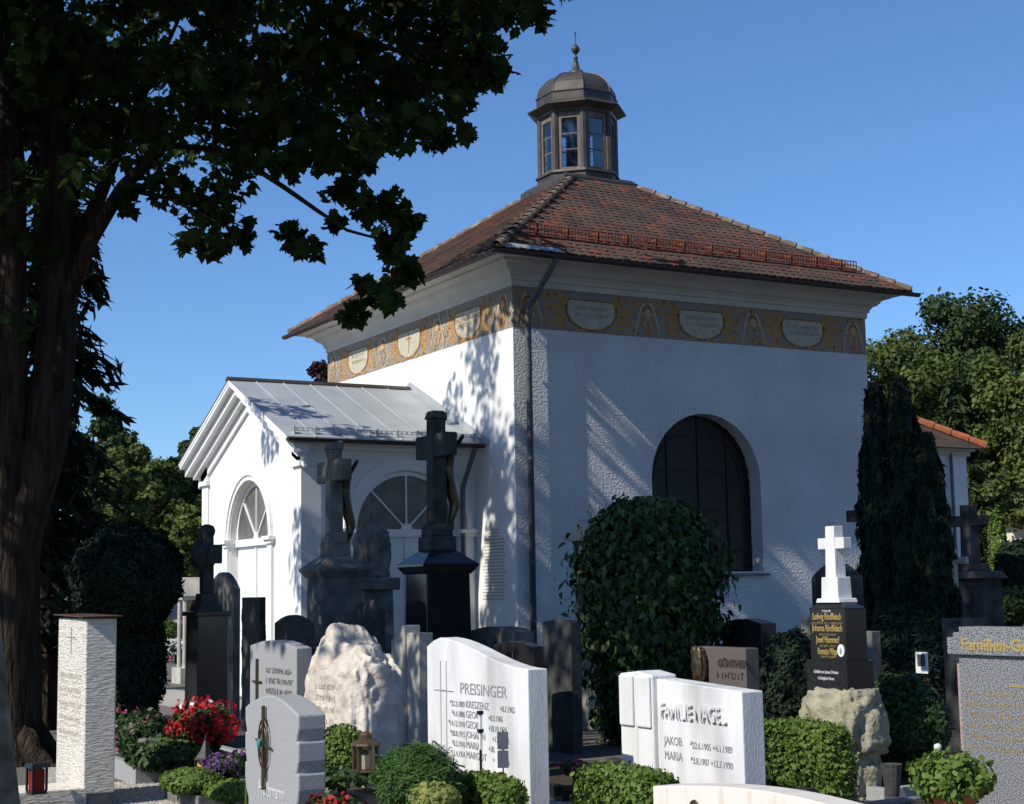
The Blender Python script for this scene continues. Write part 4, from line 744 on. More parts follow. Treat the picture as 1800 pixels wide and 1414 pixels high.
x, y = gxy(90, 29.5); b = MB(); b.box(x, x+.4, y, y+.7, 0, 1.75); b.frustum((x+.2, y+.35), .27, .42, 1.75, .1, .2, 2.0); tag(b.build('gravestone', 'pink_granite', None, .01), 'pink granite gravestone behind the gabled shrine', 'gravestone')
# ------------------------------------------------------------------ grave beds, lamps, small things
def bed(label, px, d, lx, ly, h, m, soil=True):
    x, y = gxy(px, d); t = thing('grave_border', label, 'grave border', (x, y, 0), 0); k = .09
    for q in ((0, lx, 0, k), (0, lx, ly-k, ly), (0, k, k, ly-k), (lx-k, lx, k, ly-k)): b = MB(); b.box(q[0], q[1], q[2], q[3], -.05, h); b.build('kerb_stone', m, t, .005)
    b = MB(); b.box(k, lx-k, k, ly-k, -.04, h-.03); b.build('soil', 'soil', t); return (x, y)
bx, by = bed('granite grave border holding ivy and the red begonias', 240, 14.0, 1.25, 1.3, .17, 'pale_granite')
bed('low grave border in front of the boulder', 640, 11.9, 1.3, 1.2, .13, 'weathered_stone'); bed('dark polished grave border right of the large pale stone', 985, 12.4, 1.0, 1.6, .12, 'black_granite')
bed('low kerb with creeping green at the lower left', 350, 12.2, .8, .9, .12, 'weathered_stone'); bed('grave border under the black stele', 1545, 12.1, 1.2, 1.2, .10, 'pale_granite')
bed('granite grave border below the flower pot', 1700, 10.2, 1.2, 1.3, .10, 'speckled_granite')
def lamp(label, px, d, z0, s, roof_, m='black_metal', g='red_glass'):
    x, y = gxy(px, d); t = thing('grave_lantern', label, 'grave lantern', (x, y, z0), .2)
    b = MB(); b.box(-.06*s, .06*s, -.06*s, .06*s, 0, .025*s)
    for a in (-1, 1):
        for c in (-1, 1): b.box(a*.055*s-.008*s, a*.055*s+.008*s, c*.055*s-.008*s, c*.055*s+.008*s, .025*s, .2*s)
    b.build('frame', m, t)
    b = MB(); b.box(-.045*s, .045*s, -.045*s, .045*s, .026*s, .19*s); b.build('glass', g, t)
    b = MB()
    if roof_ == 'flat': b.frustum((0, 0), .08*s, .08*s, .2*s, .06*s, .06*s, .235*s)
    else: b.lathe([(.10*s, .2*s), (.085*s, .215*s), (.04*s, .27*s), (.012*s, .34*s), (.004*s, .39*s)], (0, 0), 6)
    b.build('roof', m, t); return t
lamp('small grey grave lantern with red glass on the ivy bed', 262, 14.25, .15, 1.0, 'flat', 'weathered_stone'); lamp('black grave lantern with red light on the pale slab', 68, 12.2, .16, 1.0, 'flat'); lamp('black grave lantern with pointed roof and yellow glass beside purple flowers', 362, 12.9, .12, 1.05, 'point', 'black_metal', 'yellow_glass'); lamp('dark grave lantern beside the clipped hedge', 1408, 9.9, .22, .75, 'flat')
x, y = gxy(642, 11.6); zb_ = zat(642, 1352, 11.6); t = thing('grave_lantern', 'brown metal candle lantern with ring handle before the boulder', 'grave lantern', (x, y, zb_-.02), .5); h = zat(642, 1305, 11.6)-zb_
b = MB(); b.lathe([(.10, 0), (.10, .02), (.095, .02)], (0, 0), 6)
for k in range(6): b.tube([(.09*math.cos(k*math.pi/3), .09*math.sin(k*math.pi/3), .0), (.09*math.cos(k*math.pi/3), .09*math.sin(k*math.pi/3), h)], .010, 5)
b.build('frame', 'brown_metal', t); b = MB(); b.lathe([(.08, .02), (.08, h)], (0, 0), 6); b.build('glass', 'lamp_glass', t); b = MB(); b.lathe([(.03, .02), (.03, .12)], (0, 0), 10); b.build('candle', 'photo_white', t); b = MB(); b.lathe([(.115, h), (.11, h+.015), (.05, h+.045), (.05, h+.075), (.035, h+.09), (.005, h+.1)], (0, 0), 8); b.build('roof', 'brown_metal', t)
b = MB(); b.tube([(.09+.045*math.sin(a), 0, h*.6+.06*math.cos(a)) for a in (math.pi*k/8 for k in range(9))], .006, 5); b.build('handle', 'brown_metal', t)
b = MB(); x, y, z = at(845, 1318, 10.2); t = thing('plant_stake', 'thin dark stake with pale rod before the large pale stone', 'stake', (x, y, 0)); b.tube([(0, 0, 0), (0, 0, z)], .009, 6); b.build('stake', 'black_metal', t)
b = MB(); b.tube([(0, 0, z), (0, 0, zat(845, 1250, 10.2))], .012, 6); b.build('pale_rod', 'photo_white', t)
for q in (1285, 1253): zz = zat(845, q, 10.2); b = MB(); b.box(-.016, .016, -.016, .016, zz-.012, zz+.012); b.build('clip', 'black_metal', t)
x, y, z = at(884, 1310, 10.25); t = thing('plant_sign', 'two small dark square tags on a stake before the pale stone', 'sign', (x, y, 0), 1.02); b = MB(); b.tube([(0, 0, 0), (0, 0, z+.10)], .005, 5); b.build('stake', 'black_metal', t)
for zz in (z+.03, z-.09): b = MB(); b.box(-.012, -.007, -.036, .036, zz-.055, zz+.055); b.build('tag', 'pipe_grey', t)
x, y = gxy(1626, 13.4); b = MB(); t = thing('memorial_marker', 'small portrait card on a wooden stake among the dark shrubs', 'marker', (x, y, 0), 0); b.box(-.02, .02, -.025, .025, 0, .85); b.build('stake', 'wood_stake', t); z = zat(1626, 1165, 13.4); b = MB(); b.box(-.03, -.021, -.07, .07, z-.09, z+.09); b.build('card', 'photo_white', t); b = MB(); b.box(-.033, -.031, -.045, .045, z-.03, z+.07); b.build('portrait', 'photo_dark', t)
b = MB(); x, y, z = at(433, 1380, 11); b.tube([(x, y, 0), (x, y, z)], .01, 6); tag(b.build('plant_stake', 'box_leaf'), 'short green stake left of the scalloped granite stone', 'stake')
x, y = gxy(1665, 9.8); zp = zat(1665, 1392, 9.8); t = thing('flower_pot', 'terracotta bowl with leafy green plant before the granite family stone', 'flower pot', (x, y, zp-.17), 0); b = MB(); b.lathe([(.10, 0), (.155, .14), (.17, .14), (.175, .175), (.155, .175), (.14, .15)], (0, 0), 24); b.build('bowl', 'terracotta', t, smooth=False)
P, N = ball((0, 0, .25), (.27, .29, .15), 1500, .1); P[:, 2] += .10*np.array([noise.noise(Vector(v)*7) for v in P]); leafmesh('foliage', P, N+[0, 0, .3]+rng.normal(size=N.shape)*.6, .05, OVAL, 'box_leaf', t); b = MB(); b.tube([(0, .08, .2), (-.01, .1, .42)], .005, 5); b.build('rose_stem', 'box_leaf', t); rock('rose_bloom', t, (-.01, .1, .435), (.022, .022, .022), 'white_petal', sub=2, amp=.2)
x, y = gxy(1560, 12.0); t = thing('flower_pot', 'dark empty vase on the ground beside the rock base', 'vase', (x, y, .06), 0); b = MB(); b.lathe([(.05, 0), (.08, .22), (.085, .24), (.07, .23), (.05, .1)], (0, 0), 14); b.build('vase', 'dark_stone', t)
# ------------------------------------------------------------------ shrubs and flowers
def hedge(label, px, d, lx, ly, h, n, m='box_leaf', size=.035, cat='hedge', name='clipped_hedge', z0=0, round_=.18):
    x, y = gxy(px, d); t = thing(name, label, cat, (x, y, z0), 0)
    P = rng.uniform(0, 1, (n, 3)); f = rng.integers(0, 5, n); P[f == 0, 0] = 0; P[f == 1, 1] = 0; P[f >= 3, 2] = 1; P[f == 2, 1] = np.where(rng.random((f == 2).sum()) < .5, 1, P[f == 2, 1]); C0 = np.array([.5, .5, .5]); Q = P-C0; l = np.linalg.norm(Q, axis=1, keepdims=True); N = Q.copy()
    Q = Q*(1-round_*np.clip((l-.5)/.36, 0, 1)); P = (Q+C0)*[lx, ly, h]+rng.normal(size=(n, 3))*.018; leafmesh('foliage', P, N+rng.normal(size=(n, 3))*.45, size, OVAL, m, t)
    b = MB(); b.box(lx*.1, lx*.9, ly*.1, ly*.9, 0, h*.9); b.build('branches', 'needle_dark', t); return t  # solid dark core added so the leaf shell is not see-through
hedge('clipped box hedge left of the black stele', 1447, 11.0, .30, .85, zat(1430, 1275, 11.3), 9000)
hedge('clipped box hedge below the white marble family stone', 1128, 9.3, .30, .85, zat(1090, 1362, 9.5), 7000)
hedge('low clipped box hedge before the large pale stone', 885, 9.6, .18, .75, zat(850, 1378, 9.7), 6000)
def bush(label, px, py, d, r, n, m, shape=OVAL, size=.05, name='shrub', cat='shrub', up=.3, core='needle_dark', shell=.6, jit=.35):
    c = at(px, py, d); t = thing(name, label, cat, (c[0], c[1], 0), 0); r = np.asarray(r, float)*np.ones(3)
    d_ = rsph(n); k = np.array([1+.14*noise.noise(Vector(v)*2.6+Vector((px, d, 0))) for v in d_]); P = np.array([0, 0, c[2]])+d_*r*(k*(shell+(1-shell)*rng.random(n)**.4))[:, None]; ok = P[:, 2] > .02
    leafmesh('foliage', P[ok], (d_+[0, 0, up]+rng.normal(size=(n, 3))*.5)[ok], size, shape, m, t, jit)
    if core: me = rock_mesh(r[0]*.72, r[1]*.72, r[2]*.72, sub=3, amp=.1); me.materials.append(MATS[core]); o = link('branches', me, t); o.location = (0, 0, c[2])  # the core is one dark solid that closes the gaps between leaves
    b = MB(); b.tube([(0, 0, -.05), (0, 0, max(.06, c[2]-r[2]*.3))], .03, 6); b.build('stem', 'bark', t); return t
bush('dark rounded yew with narrow foot left of the porch', 222, 1018, 17.2, (.62, .62, .60), 16000, 'needle_dark', FROND, .10)
bush('dark shaded lower yew mass under the rounded crown', 232, 1160, 17.4, (.38, .38, .85), 9000, 'needle_dark', FROND, .10)
bush('dark evergreen shrub right of the sandstone base', 1590, 1270, 13.2, (.32, .42, .42), 9000, 'ivy_leaf', OVAL, .045)
bush('round box ball beside the candle lantern', 602, 1330, 12.0, (.22, .22, .24), 5000, 'box_leaf', OVAL, .032)
bush('dark low conifer between the black stele and the cypress', 1600, 1180, 15.5, (.55, .6, .6), 9000, 'needle_dark', FROND, .09)
bush('dark evergreen bush behind the clipped hedge', 1395, 1200, 14.5, (.3, .35, .5), 6000, 'needle_dark', OVAL, .05)
bush('small lit box ball beside the far path', 287, 1120, 40, (.45, .45, .5), 4000, 'box_leaf', OVAL, .07)
bush('bushy dwarf pine with upright bright needles', 735, 1368, 9.9, (.26, .30, .22), 8000, 'pine_needle', NEEDLE, .15, up=.8, shell=.2)
bush('yellow variegated shrub at the bottom edge', 765, 1402, 9.2, (.14, .17, .09), 1500, 'yellow_leaf', OVAL, .04)
bush('creeping ivy carpet in the granite border', 300, 1325, 14.3, (.42, .55, .16), 3500, 'ivy_leaf', IVY, .065, shell=.3)
bush('creeping green carpet at the lower left kerb', 335, 1372, 12.5, (.25, .35, .10), 2500, 'box_leaf', OVAL, .035)
bush('second green carpet left of the scalloped stone', 405, 1390, 12.0, (.2, .3, .08), 2000, 'box_leaf', OVAL, .04)
bush('ivy at the foot of the candle lantern', 600, 1365, 11.7, (.3, .3, .07), 1500, 'ivy_leaf', IVY, .05, shell=.3)
def flowers(label, px, py, d, r, n, petal, leafn=1200, size=.045, extra=None):
    t = bush(label, px, py, d, np.array(r)*.92, leafn, 'ivy_leaf', OVAL, .05, 'flower_bush', 'flowers', core='needle_dark'); c = at(px, py, d); dd = rsph(n); P = np.array([0, 0, c[2]])+dd*r*(.88+.12*rng.random((n, 1))+.45*np.array([[noise.noise(Vector(v)*2.2+Vector((px, 0, 0)))] for v in dd])); P = np.repeat(P, 3, 0)+rng.normal(size=(3*n, 3))*.012; ok = P[:, 2] > .03
    N = np.repeat(dd, 3, 0)+rng.normal(size=(3*n, 3))*.6; leafmesh('blossoms', P[ok], N[ok], size, OVAL, petal, t)
    if extra: q, _ = ball((0, 0, c[2]+r[2]*.75), (r[0]*.7, r[1]*.6, .07), extra[1]); leafmesh('blossoms', q, rsph(len(q))+[0, 0, .5], .05, OVAL, extra[0], t)
flowers('red begonia bush with a few white blossoms', 356, 1275, 14.4, (.30, .42, .23), 520, 'red_petal', extra=('white_petal', 30)); flowers('purple flowering cushion beside the pointed lantern', 405, 1345, 12.7, (.2, .22, .10), 200, 'purple_petal', 600, .035)
flowers('pink flowers in the shade below the rounded yew', 245, 1290, 15.6, (.38, .5, .26), 110, 'pink_petal', 2200, .033); flowers('red and white flowers beside the far path', 319, 1122, 41, (.5, .5, .55), 260, 'pink_petal', 900, .09, ('white_petal', 160)); flowers('red blossoms at the very bottom edge', 590, 1420, 9.6, (.14, .3, .09), 45, 'red_petal', 500, .04)
flowers('white flower cushion at the far path edge', 309, 1139, 39, (.45, .5, .22), 260, 'white_petal', 500, .07)
flowers('dried reddish plant on the dark grave border', 1012, 1350, 12.3, (.12, .14, .06), 60, 'pink_petal', 300, .03)
# ivy mound on a tall stump
x, y = gxy(1145, 17); zt = zat(1145, 885, 17); t = thing('ivy_mound', 'tall ivy-covered stump in front of the chapel window', 'ivy', (x, y, 0), 0)
n = 15000; d_ = rsph(n); zz = rng.random(n); k = np.array([1+.60*noise.noise(Vector((v[0]*2.4, v[1]*2.4, q*6))) for v, q in zip(d_, zz)]); rad = np.where(zz < .6, .40+.42*zz, .655*np.clip(1-((zz-.6)/.42)**2, 0, 1)**.38)*k*(1+.35*(rng.random(n)**6))
a = rng.uniform(0, 2*math.pi, n); P = np.stack([rad*np.cos(a), rad*np.sin(a)*1.05, zz*zt], 1)+rng.normal(size=(n, 3))*.04; N = np.stack([np.cos(a), np.sin(a), .15+1.2*np.clip(zz-.7, 0, 1)], 1)+rng.normal(size=(n, 3))*.45
leafmesh('foliage', P, N, .078, IVY, 'ivy_leaf', t, jit=.55, updir=np.array([0, 0, -1.])); b = MB(); b.lathe([(.30, 0), (.33, .5*zt), (.42, .62*zt), (.42, .75*zt), (.3, .88*zt), (.05, .93*zt)], (0, 0), 12); b.build('stump', 'bark', t)
# columnar cypress
def column_tree(label, px, d, ytop, rw, n, name='cypress', m='needle_dark'):
    x, y = gxy(px, d); h = zat(px, ytop, d); t = thing(name, label, 'tree', (x, y, 0), 0); zz = rng.random(n)**.85; a = rng.uniform(0, 2*math.pi, n)
    lob = np.array([1+.75*noise.noise(Vector((math.cos(q)*2.2+px, math.sin(q)*2.2, w_*9))) for q, w_ in zip(a, zz)]); prof = np.clip(1.02-zz, 0, 1)**.42*np.clip(.55+zz*2.2, 0, 1); rr = rw*prof*lob*(.75+.3*rng.random(n))
    P = np.stack([rr*np.cos(a), rr*np.sin(a), .15+zz*h], 1); N = np.stack([np.cos(a), np.sin(a), np.full(n, .3)], 1)+rng.normal(size=(n, 3))*.5; leafmesh('crown', P, N, .16, FROND, m, t, updir=np.array([0, 0, 1.2])); b = MB(); b.tube([(0, 0, -.05), (0, 0, h*.9)], [.12, .03], 8); b.build('trunk', 'bark', t)
    b = MB(); b.lathe([(rw*.45, .2), (rw*.68, .3*h), (rw*.62, .6*h), (rw*.3, .85*h), (.02, .93*h)], (0, 0), 14); b.build('inner_core', 'needle_dark', t)  # solid dark filling added inside the crown to close its gaps
column_tree('dark columnar cypress with twin tops beside the chapel', 1560, 19.6, 705, .31, 15000); column_tree('second dark columnar cypress merging with its neighbour', 1606, 19.4, 692, .38, 18000); column_tree('third dark cypress with the lowest top, on the far side of the group', 1648, 19.2, 790, .33, 14000)
x, y = gxy(1745, 33); 
# gravel scattered over the open patches
def gravel(zones, n):
    b = MB(); O = [(1, 0, 0), (0, 1, 0), (-1, 0, 0), (0, -1, 0), (0, 0, 1)]
    for px0, px1, d0, d1 in zones:
        for i in range(n):
            d = random.uniform(d0, d1); x, y = gxy(random.uniform(px0, px1), d); r = random.uniform(.008, .02); a = random.uniform(0, 3); q = [(x+r*(u*math.cos(a)-v*math.sin(a)), y+r*.8*(u*math.sin(a)+v*math.cos(a)), r*.7*w_+.002) for u, v, w_ in O]; b.add(q, [(0, 1, 4), (1, 2, 4), (2, 3, 4), (3, 0, 4)])
    return b.build('gravel', 'gravel_stone')
tag(gravel([(200, 340, 12.2, 14.2), (1540, 1640, 11.6, 13.2), (60, 110, 13, 15.5), (960, 1090, 12, 15)], 5200), 'fine pale gravel scattered between the graves', 'gravel', kind='stuff')
# ------------------------------------------------------------------ trees
def tube_path(b, pts, r0, r1, n=9): k = len(pts); b.tube(pts, [r0+(r1-r0)*i/(k-1) for i in range(k)], n)
def wob(p, q, n=5, a=.12): return [Vector(p)+(Vector(q)-Vector(p))*(i/n)+Vector((random.uniform(-a, a), random.uniform(-a, a), random.uniform(-a, a)))*(0 if i in (0, n) else 1) for i in range(n+1)]
maple = thing('maple_tree', 'large dark maple with forked trunk and overhanging leafy branches', 'tree', tuple(gxy(38, 16.0))+(0,), 0); mo = Vector(maple.location)
A = lambda px, py, d: Vector(at(px, py, d))-mo
b = MB(); base = A(8, 1345, 16); base.z = -.1
b.tube([base, base+V3(0, 0, .12), base+V3(0, 0, .4), A(14, 1150, 16), A(10, 1000, 16), A(22, 930, 16), A(50, 860, 16), A(73, 780, 16), A(96, 640, 16), A(104, 520, 16), A(100, 400, 16), A(95, 200, 16), A(85, -150, 16), A(80, -500, 16)], [.55, .45, .37, .335, .335, .32, .27, .265, .21, .195, .18, .16, .12, .05], 16)
b.tube([A(4, 1010, 16), A(2, 930, 15.9), A(8, 780, 15.8), A(14, 600, 15.7), A(20, 300, 15.6), A(-20, -100, 15.4)], [.2, .24, .21, .19, .15, .08], 12)
for k in range(5): a = k*1.3; b.tube([base+V3(.22*math.cos(a), .22*math.sin(a), .45), base+V3(.42*math.cos(a), .42*math.sin(a), .2), base+V3(.7*math.cos(a), .7*math.sin(a), .06), base+V3(1.0*math.cos(a), 1.0*math.sin(a), -.03)], [.16, .13, .09, .03], 8)
b.build('trunk', 'bark', maple, smooth=True)
LIMBS = [[(104, 560, 16), (160, 420, 15.8), (215, 330, 15.6), (290, 255, 15.4), (400, 150, 15), (560, 40, 14.8), (700, -60, 14.6)], [(120, 480, 16), (200, 280, 16.3), (260, 150, 16.6), (330, 0, 17)], [(290, 255, 15.4), (400, 265, 15), (500, 330, 14.8), (560, 372, 14.7), (610, 405, 14.6), (665, 420, 14.6)], [(400, 150, 15), (520, 200, 15.4), (640, 230, 15.8), (760, 190, 16.2), (840, 150, 16.4)], [(560, 40, 14.8), (700, 90, 15), (800, 70, 15.3), (900, 40, 15.6)], [(98, 400, 16), (60, 250, 17), (0, 120, 18)], [(95, 200, 16), (250, 60, 17.5), (420, -60, 18.5), (600, -120, 19.5)], [(215, 330, 15.6), (300, 350, 15), (380, 390, 14.6)]]
for L_ in LIMBS: b = MB(); tube_path(b, [A(*p) for p in L_], .10 if L_[0][0] < 130 else .035, .012, 7); b.build('limb', 'bark', maple, smooth=True)
CL = []
def cl(px, py, d, rpx, n): CL.append((px, py, d, rpx, n))
random.seed(11)
for px in range(-60, 860, 50):
    for py in range(-60, 270, 50):
        if px > 700+.3*(250-py) and py > 150: continue
        cl(px+random.uniform(-25, 25), py+random.uniform(-25, 25), random.uniform(14, 22), 58, 80)
for px, py, r, n in ((870, 20, 65, 80), (930, 5, 50, 60), (830, 110, 60, 80), (800, 180, 48, 75), (765, 240, 38, 65), (730, 215, 50, 70), (690, 150, 60, 80), (660, 240, 48, 65), (620, 290, 50, 60), (560, 270, 52, 60), (500, 290, 45, 50), (600, 345, 38, 45), (640, 370, 32, 38), (445, 260, 55, 60), (400, 330, 50, 55), (350, 370, 48, 55), (330, 420, 30, 30), (375, 435, 30, 30), (410, 400, 40, 45), (430, 425, 20, 16), (300, 330, 45, 50), (255, 300, 50, 50), (225, 360, 30, 24), (520, 425, 34, 42), (545, 440, 26, 28), (500, 405, 24, 22), (590, 395, 20, 14), (685, 365, 38, 60), (715, 390, 28, 36), (690, 430, 40, 64), (710, 480, 34, 50), (665, 520, 30, 38), (630, 550, 26, 30), (610, 565, 16, 14), (690, 530, 20, 18), (640, 500, 18, 12), (60, 430, 60, 30), (20, 330, 70, 50), (150, 300, 60, 50), (180, 230, 60, 60), (40, 560, 40, 14), (950, 30, 26, 22), (820, 235, 22, 18)):
    cl(px, py, random.uniform(14.3, 16.2), r, n)
# sunlit places: the crown is open along the rays that reach them
SUNNY = [at(840, 1260, 10.6), at(900, 1350, 10.4), at(780, 1180, 10.9), at(1200, 1230, 10.1), at(1130, 1250, 10.4), at(480, 1300, 10.1), at(125, 1130, 12.6), at(125, 1300, 12.6), at(250, 1390, 13), at(345, 1270, 14.4), at(640, 1300, 12.8), at(1460, 1000, 12.4), at(1460, 1130, 12.3), at(1480, 1300, 12.2), at(1740, 1180, 11), at(1720, 1300, 10.8), at(1430, 1320, 11.2), at(730, 1350, 9.9), at(1650, 1360, 9.9),
         np.array((-1.5, 1.3, 4.1)), np.array((-2.6, 1.2, 4.1)), np.array((-.5, 1.6, 4.3)), np.array((-2, 2.2, 4.6)), np.array((-3, 1.7, 3.2)), np.array((-3, 2.1, 2.2)), np.array((-3, 1.6, 1.3)), np.array((-3, 2.6, 3.8)), np.array((-3, 3.7, 1.5)), np.array((-3.2, 4.5, 4.2)), at(300, 1160, 25), at(440, 1000, 24.5), at(400, 900, 26), at(380, 1060, 25), at(500, 900, 24), at(600, 720, 25.5), at(480, 700, 25), at(560, 660, 27.5), at(660, 640, 27), at(760, 600, 25.5), at(860, 560, 24), at(880, 640, 24), at(800, 700, 25), at(1150, 430, 25), at(1350, 470, 27), at(750, 420, 25), at(950, 360, 25), at(1010, 200, 26)]
sv = np.array(sunv)
SUNNY += [at(1390, 1290, 11.4), at(1480, 1300, 11.0), at(1090, 1380, 9.5), at(850, 1390, 9.7), np.array((-1.2, 1.5, 4.25)), np.array((-2.0, 1.7, 4.4)), np.array((-.6, 2.4, 4.7)), np.array((-2.6, 2.8, 4.9)), np.array((-1.4, 3.2, 5.1))]
STREAK = [np.array((x, 0, z)) for x, z in ((1.15, 4.85), (1.4, 4.55), (1.65, 4.3), (1.9, 4.0), (2.15, 3.7), (4.9, 2.4), (5.2, 2.15), (5.5, 1.9), (5.8, 1.6), (6.1, 2.5), (6.5, 2.55), (6.9, 2.5), (.12, 5.2), (.15, 4.5), (.3, 3.7))]
def shades(p, r):
    for T in STREAK:
        v = p-T; q = v@sv
        if q > 0 and np.linalg.norm(v-q*sv) < r*.75: return True
    for T in SUNNY:
        v = p-T; q = v@sv
        if q > 0 and np.linalg.norm(v-q*sv) < r: return True
    return False
UP = []                                             # unseen crown above and beside the frame, shaped to shade chapel and graves
for i in range(900):
    la, dd, z = random.uniform(-13, 3), random.uniform(8, 23), random.uniform(5.0, 15.5)
    if (la+5)**2/56+(dd-15.5)**2/52+((z-10)/5.4)**2 > 1: continue
    p = CAM+Rh*la+FH*dd; p[2] = z
    r = p-CAM; zc = r@F; px, py = 900+FPX*(r@RV)/zc, 707-FPX*(r@UV)/zc
    if py > -120 and px > -60: continue
    if shades(p, .75): continue
    UP.append((Vector(p)-mo, random.uniform(.65, .95), 120))
print('UP', len(UP))
CL2 = []
for px, py, d, rpx, n in CL:
    for k in range(14):
        if not shades(np.array(A(px, py, d)+mo), rpx*d/FPX*.75): break
        d = random.uniform(13.5, 22)
    CL2.append((A(px, py, d), rpx*d/FPX, n))
CL = CL2
PP, NN = [], []
for c, r, n in CL+UP:
    p, dn = ball(c, (r, r, r*.85), int(n*.92), .15); PP.append(p); NN.append(rng.normal(size=(len(p), 3))+[0, 0, .45])
leafmesh('crown', np.concatenate(PP), np.concatenate(NN), .155, MAPLE, 'maple_leaf', maple, updir=np.array([0, 0, -.6]))
b = MB()
for c, r, n in CL+UP:
    for k in range(2):
        d_ = Vector(rsph(1)[0]); b.tube([c-d_*r*.8, c+Vector((0, 0, .05)), c+d_*r*.8], [.012, .01, .004], 4)
tag(b.build('twigs', 'bark', maple), None, kind='stuff')
# second trunk at the very left edge, its crown above the frame
ash = thing('ash_tree', 'mottled grey trunk at the left picture edge', 'tree', tuple(gxy(-34, 10.4))+(0,), 0); b = MB(); b.tube([tuple(-Rh*.10*q+[0, 0, q]) for q in (-.1, .3, 1.2, 2.2, 4, 7)], [.36, .30, .27, .25, .22, .12], 16); b.build('trunk', 'pale_bark', ash, smooth=True)
PP = []
for i in range(46):
    p = np.array([random.uniform(-2.6, 1.8), random.uniform(-1.5, 2.8), random.uniform(8.2, 11)])
    if shades(p+np.array(ash.location), .7): continue
    q, _ = ball(p, .7, 100, .1); PP.append(q)
PP = np.concatenate(PP); leafmesh('crown', PP, rng.normal(size=PP.shape)+[0, 0, .4], .12, OVAL, 'maple_leaf', ash)
b = MB()
for k in range(8): tube_path(b, wob(tuple(-Rh*.69+[0, 0, 6.9]), (random.uniform(-2.3, 1.5), random.uniform(-1.2, 2.5), random.uniform(8.2, 10.5)), 4, .15), .07, .02, 6)
b.build('limb', 'pale_bark', ash)
# spruce behind the maple
def spruce(label, px, d, h, r, nb, m='needle_dark', low=1.0, name='spruce_tree', size=.22):
    x, y = gxy(px, d); t = thing(name, label, 'tree', (x, y, 0), 0); b = MB(); b.tube([(0, 0, -.1), (0, 0, h)], [.2, .02], 8); b.build('trunk', 'bark', t); b = MB(); PP = []; NN = []; TT = []
    for i in range(nb):
        f = (i+.5)/nb; z = low+(h-low)*f; L = r*(1-f)**.8*random.uniform(.75, 1.1)+.15; a = random.uniform(0, 6.283); dx, dy = math.cos(a), math.sin(a); pts = [Vector((dx*L*s, dy*L*s, z-.45*L*s*s+.12*L*s)) for s in (0, .33, .66, 1)]; b.tube(pts, [.03, .022, .015, .006], 4)
        m_ = int(26*L/1.2)+6; s = rng.random(m_)**.7; P = np.stack([dx*L*s, dy*L*s, z-.45*L*s*s+.12*L*s], 1); side = rng.normal(size=(m_, 1))*.16*L*(1.1-s[:, None]); P = P+side*np.array([-dy, dx, 0])+[0, 0, -.1]+rng.normal(size=(m_, 3))*.04; PP.append(P); NN.append(rng.normal(size=(m_, 3))*.5+[dx*.3, dy*.3, .6]); TT.append(np.tile(np.array([dx*.6, dy*.6, -.75]), (m_, 1)))
    b.build('limb', 'bark', t); leafmesh('crown', np.concatenate(PP), np.concatenate(NN), size, FROND, m, t, updir=np.concatenate(TT))
spruce('dark drooping spruce standing behind the maple trunk', 78, 20, 9.5, 1.15, 260, size=.3)
# background trees
def tree(label, px, d, ytop, wpx, n, m='tree_leaf', ybot=None, name='broadleaf_tree', size=None, seed=0, lobes=60, group=None):
    x, y = gxy(px, d); h = zat(px, ytop, d); r = wpx*d/FPX/2; zb = h*.22 if ybot is None else zat(px, ybot, d); t = thing(name, label, 'tree', (x, y, 0), 0, group); random.seed(seed+int(px)); b = MB(); cen = (zb+h)/2; hz = (h-zb)/2
    b.tube([(0, 0, -.2), (.1, 0, zb), (0, .1, cen), (0, 0, h*.75)], [.35, .28, .18, .04], 9); b.build('trunk', 'bark', t); PP = []; NN = []; bl = MB()
    for i in range(lobes):
        v = Vector(rsph(1)[0]) if i > 2 else Vector((random.uniform(-.2, .2), random.uniform(-.2, .2), .98)); k = random.uniform(.15, .88) if i > 2 else .60; c = Vector((v.x*r*k, v.y*r*k, cen+v.z*hz*k)); rr = r*random.uniform(.20, .36); bl.tube([(0, 0, max(zb*.9, c.z-rr*1.4)), c*.6+Vector((0, 0, c.z*.4-.2)), c], [.06, .04, .015], 5)
        p, dn = ball(c, (rr, rr, rr*.8), int(n*2.9)//lobes, .25); PP.append(p+rng.normal(size=p.shape)*rr*.12); NN.append(dn+[0, 0, .35]+rng.normal(size=p.shape)*.6)
    bl.build('limb', 'bark', t); P = np.concatenate(PP); s = size or max(.12, d*.0034); leafmesh('crown', P, np.concatenate(NN), s, OVAL, m, t); return t
GB = 'trees beyond the chapel'
for i, (lb, px, d, yt, w_, n, m) in enumerate((
    ('tall lime tree rising right of the chapel', 1600, 52, 540, 230, 9000, 'tree_leaf'), ('broad dark tree with high rounded top at the right edge', 1745, 55, 485, 330, 16000, 'tree_leaf_dark'), ('tall leafy tree leaving the frame at the upper right', 1850, 50, 520, 240, 10000, 'tree_leaf'),
    ('mid height tree behind the arcade roof', 1770, 62, 640, 190, 8000, 'tree_leaf'), ('dense green tree behind the annex roof', 1650, 60, 600, 250, 10000, 'tree_leaf_dark'), ('low bushy tree behind the far right cross', 1745, 44, 800, 130, 6000, 'tree_leaf'))): tree(lb, px, d, yt, w_, n, m, ybot=960 if i != 5 else 930, seed=i)
spruce('tall green spruce standing among the right hand trees', 1700, 44, 7.6, 1.5, 240, 'tree_leaf_dark', size=.34)
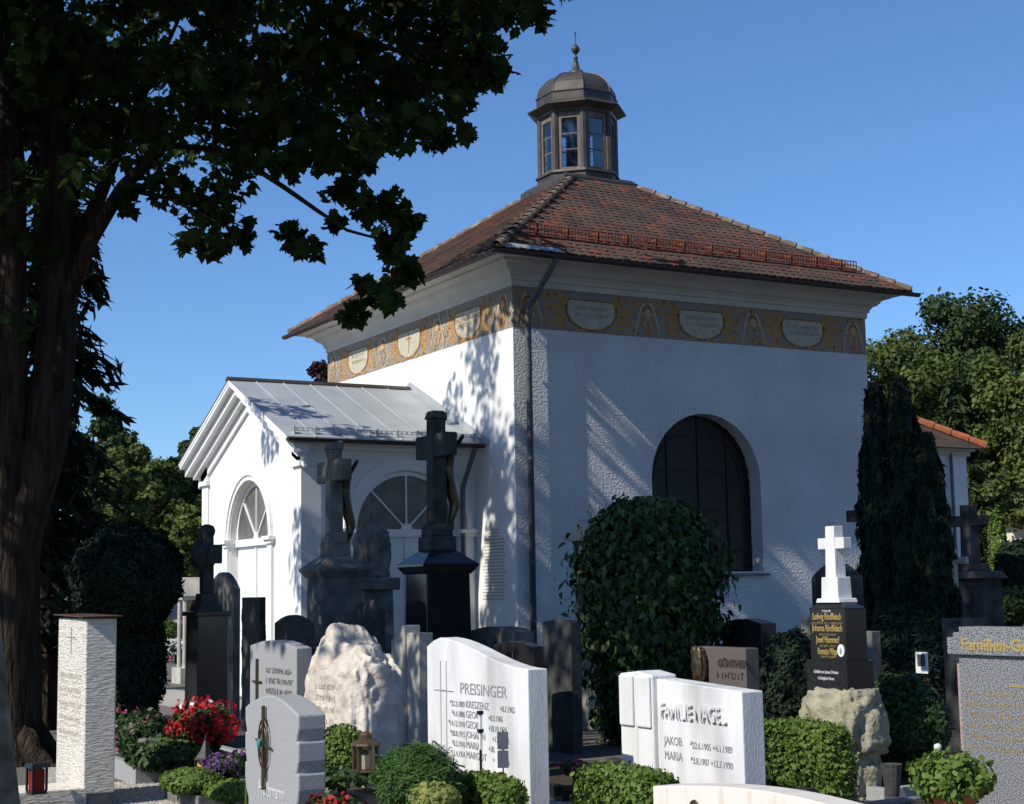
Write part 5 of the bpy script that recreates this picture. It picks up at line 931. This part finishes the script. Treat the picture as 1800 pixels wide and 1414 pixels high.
for i, (lb, px, d, yt, w_, n, m, yb) in enumerate((
    ('bushy round-topped tree above the rounded yew', 180, 58, 690, 150, 8000, 'tree_leaf_dark', 1000), ('olive green conifer-like tree at the left centre', 200, 48, 745, 130, 9000, 'tree_leaf', 1030), ('pale green tree left of the porch gable', 270, 52, 775, 150, 9000, 'tree_leaf', 1030),
    ('tree whose top shows beside the porch roof edge', 345, 60, 720, 110, 7000, 'tree_leaf_dark', 1010), ('bright low tree against the porch wall', 335, 42, 870, 80, 5000, 'tree_leaf', 1040), ('dark tree behind the spruce at the left edge', 60, 55, 640, 220, 9000, 'tree_leaf_dark', 1030))): tree(lb, px, d, yt, w_, n, m, ybot=yb, seed=20+i)
tree('copper leaved tree peeping over the porch roof', 572, 42, 622, 85, 4000, 'copper_leaf', ybot=760, name='copper_beech', seed=3)
t = bush('slender climbing shrub before the arcade arch', 1755, 975, 40, (.26, .26, 1.2), 2600, 'box_leaf', OVAL, .085, 'climbing_shrub', 'shrub', core=None); bush('dark conifer shrub at the right edge below the arcade', 1790, 1010, 33, (.5, .5, .75), 3000, 'needle_dark', FROND, .2)
bush('low dark planting below the arcade', 1770, 1065, 28, (.9, .9, .35), 4000, 'tree_leaf_dark', OVAL, .09)

# unseen trees added around the viewer to block sky light on the shaded side
for i, (x, y, h, r_) in enumerate(((15, -9.5, 13, 5.0), (3, -20.5, 13, 4.8), (-9, -31, 15, 6))):
    t = thing('broadleaf_tree', ('unseen tree added beyond the granite stone to block sky light', 'unseen tree added right of the viewer to block sky light', 'unseen tree added behind the viewer to block sky light')[i], 'tree', (x, y, 0)); b = MB(); b.tube([(0, 0, -.2), (0, 0, h*.3), (0, 0, h*.85)], [.4, .3, .06], 9); b.build('trunk', 'bark', t); PP = []
    for k in range(50):
        v = rsph(1)[0]*random.uniform(.3, .85); p, dn = ball((v[0]*r_, v[1]*r_, h*.58+v[2]*h*.42), r_*.3, 110, .2); PP.append(p)
    PP = np.concatenate(PP); leafmesh('crown', PP, rng.normal(size=PP.shape)+[0, 0, .3], .42, OVAL, 'tree_leaf_dark', t)
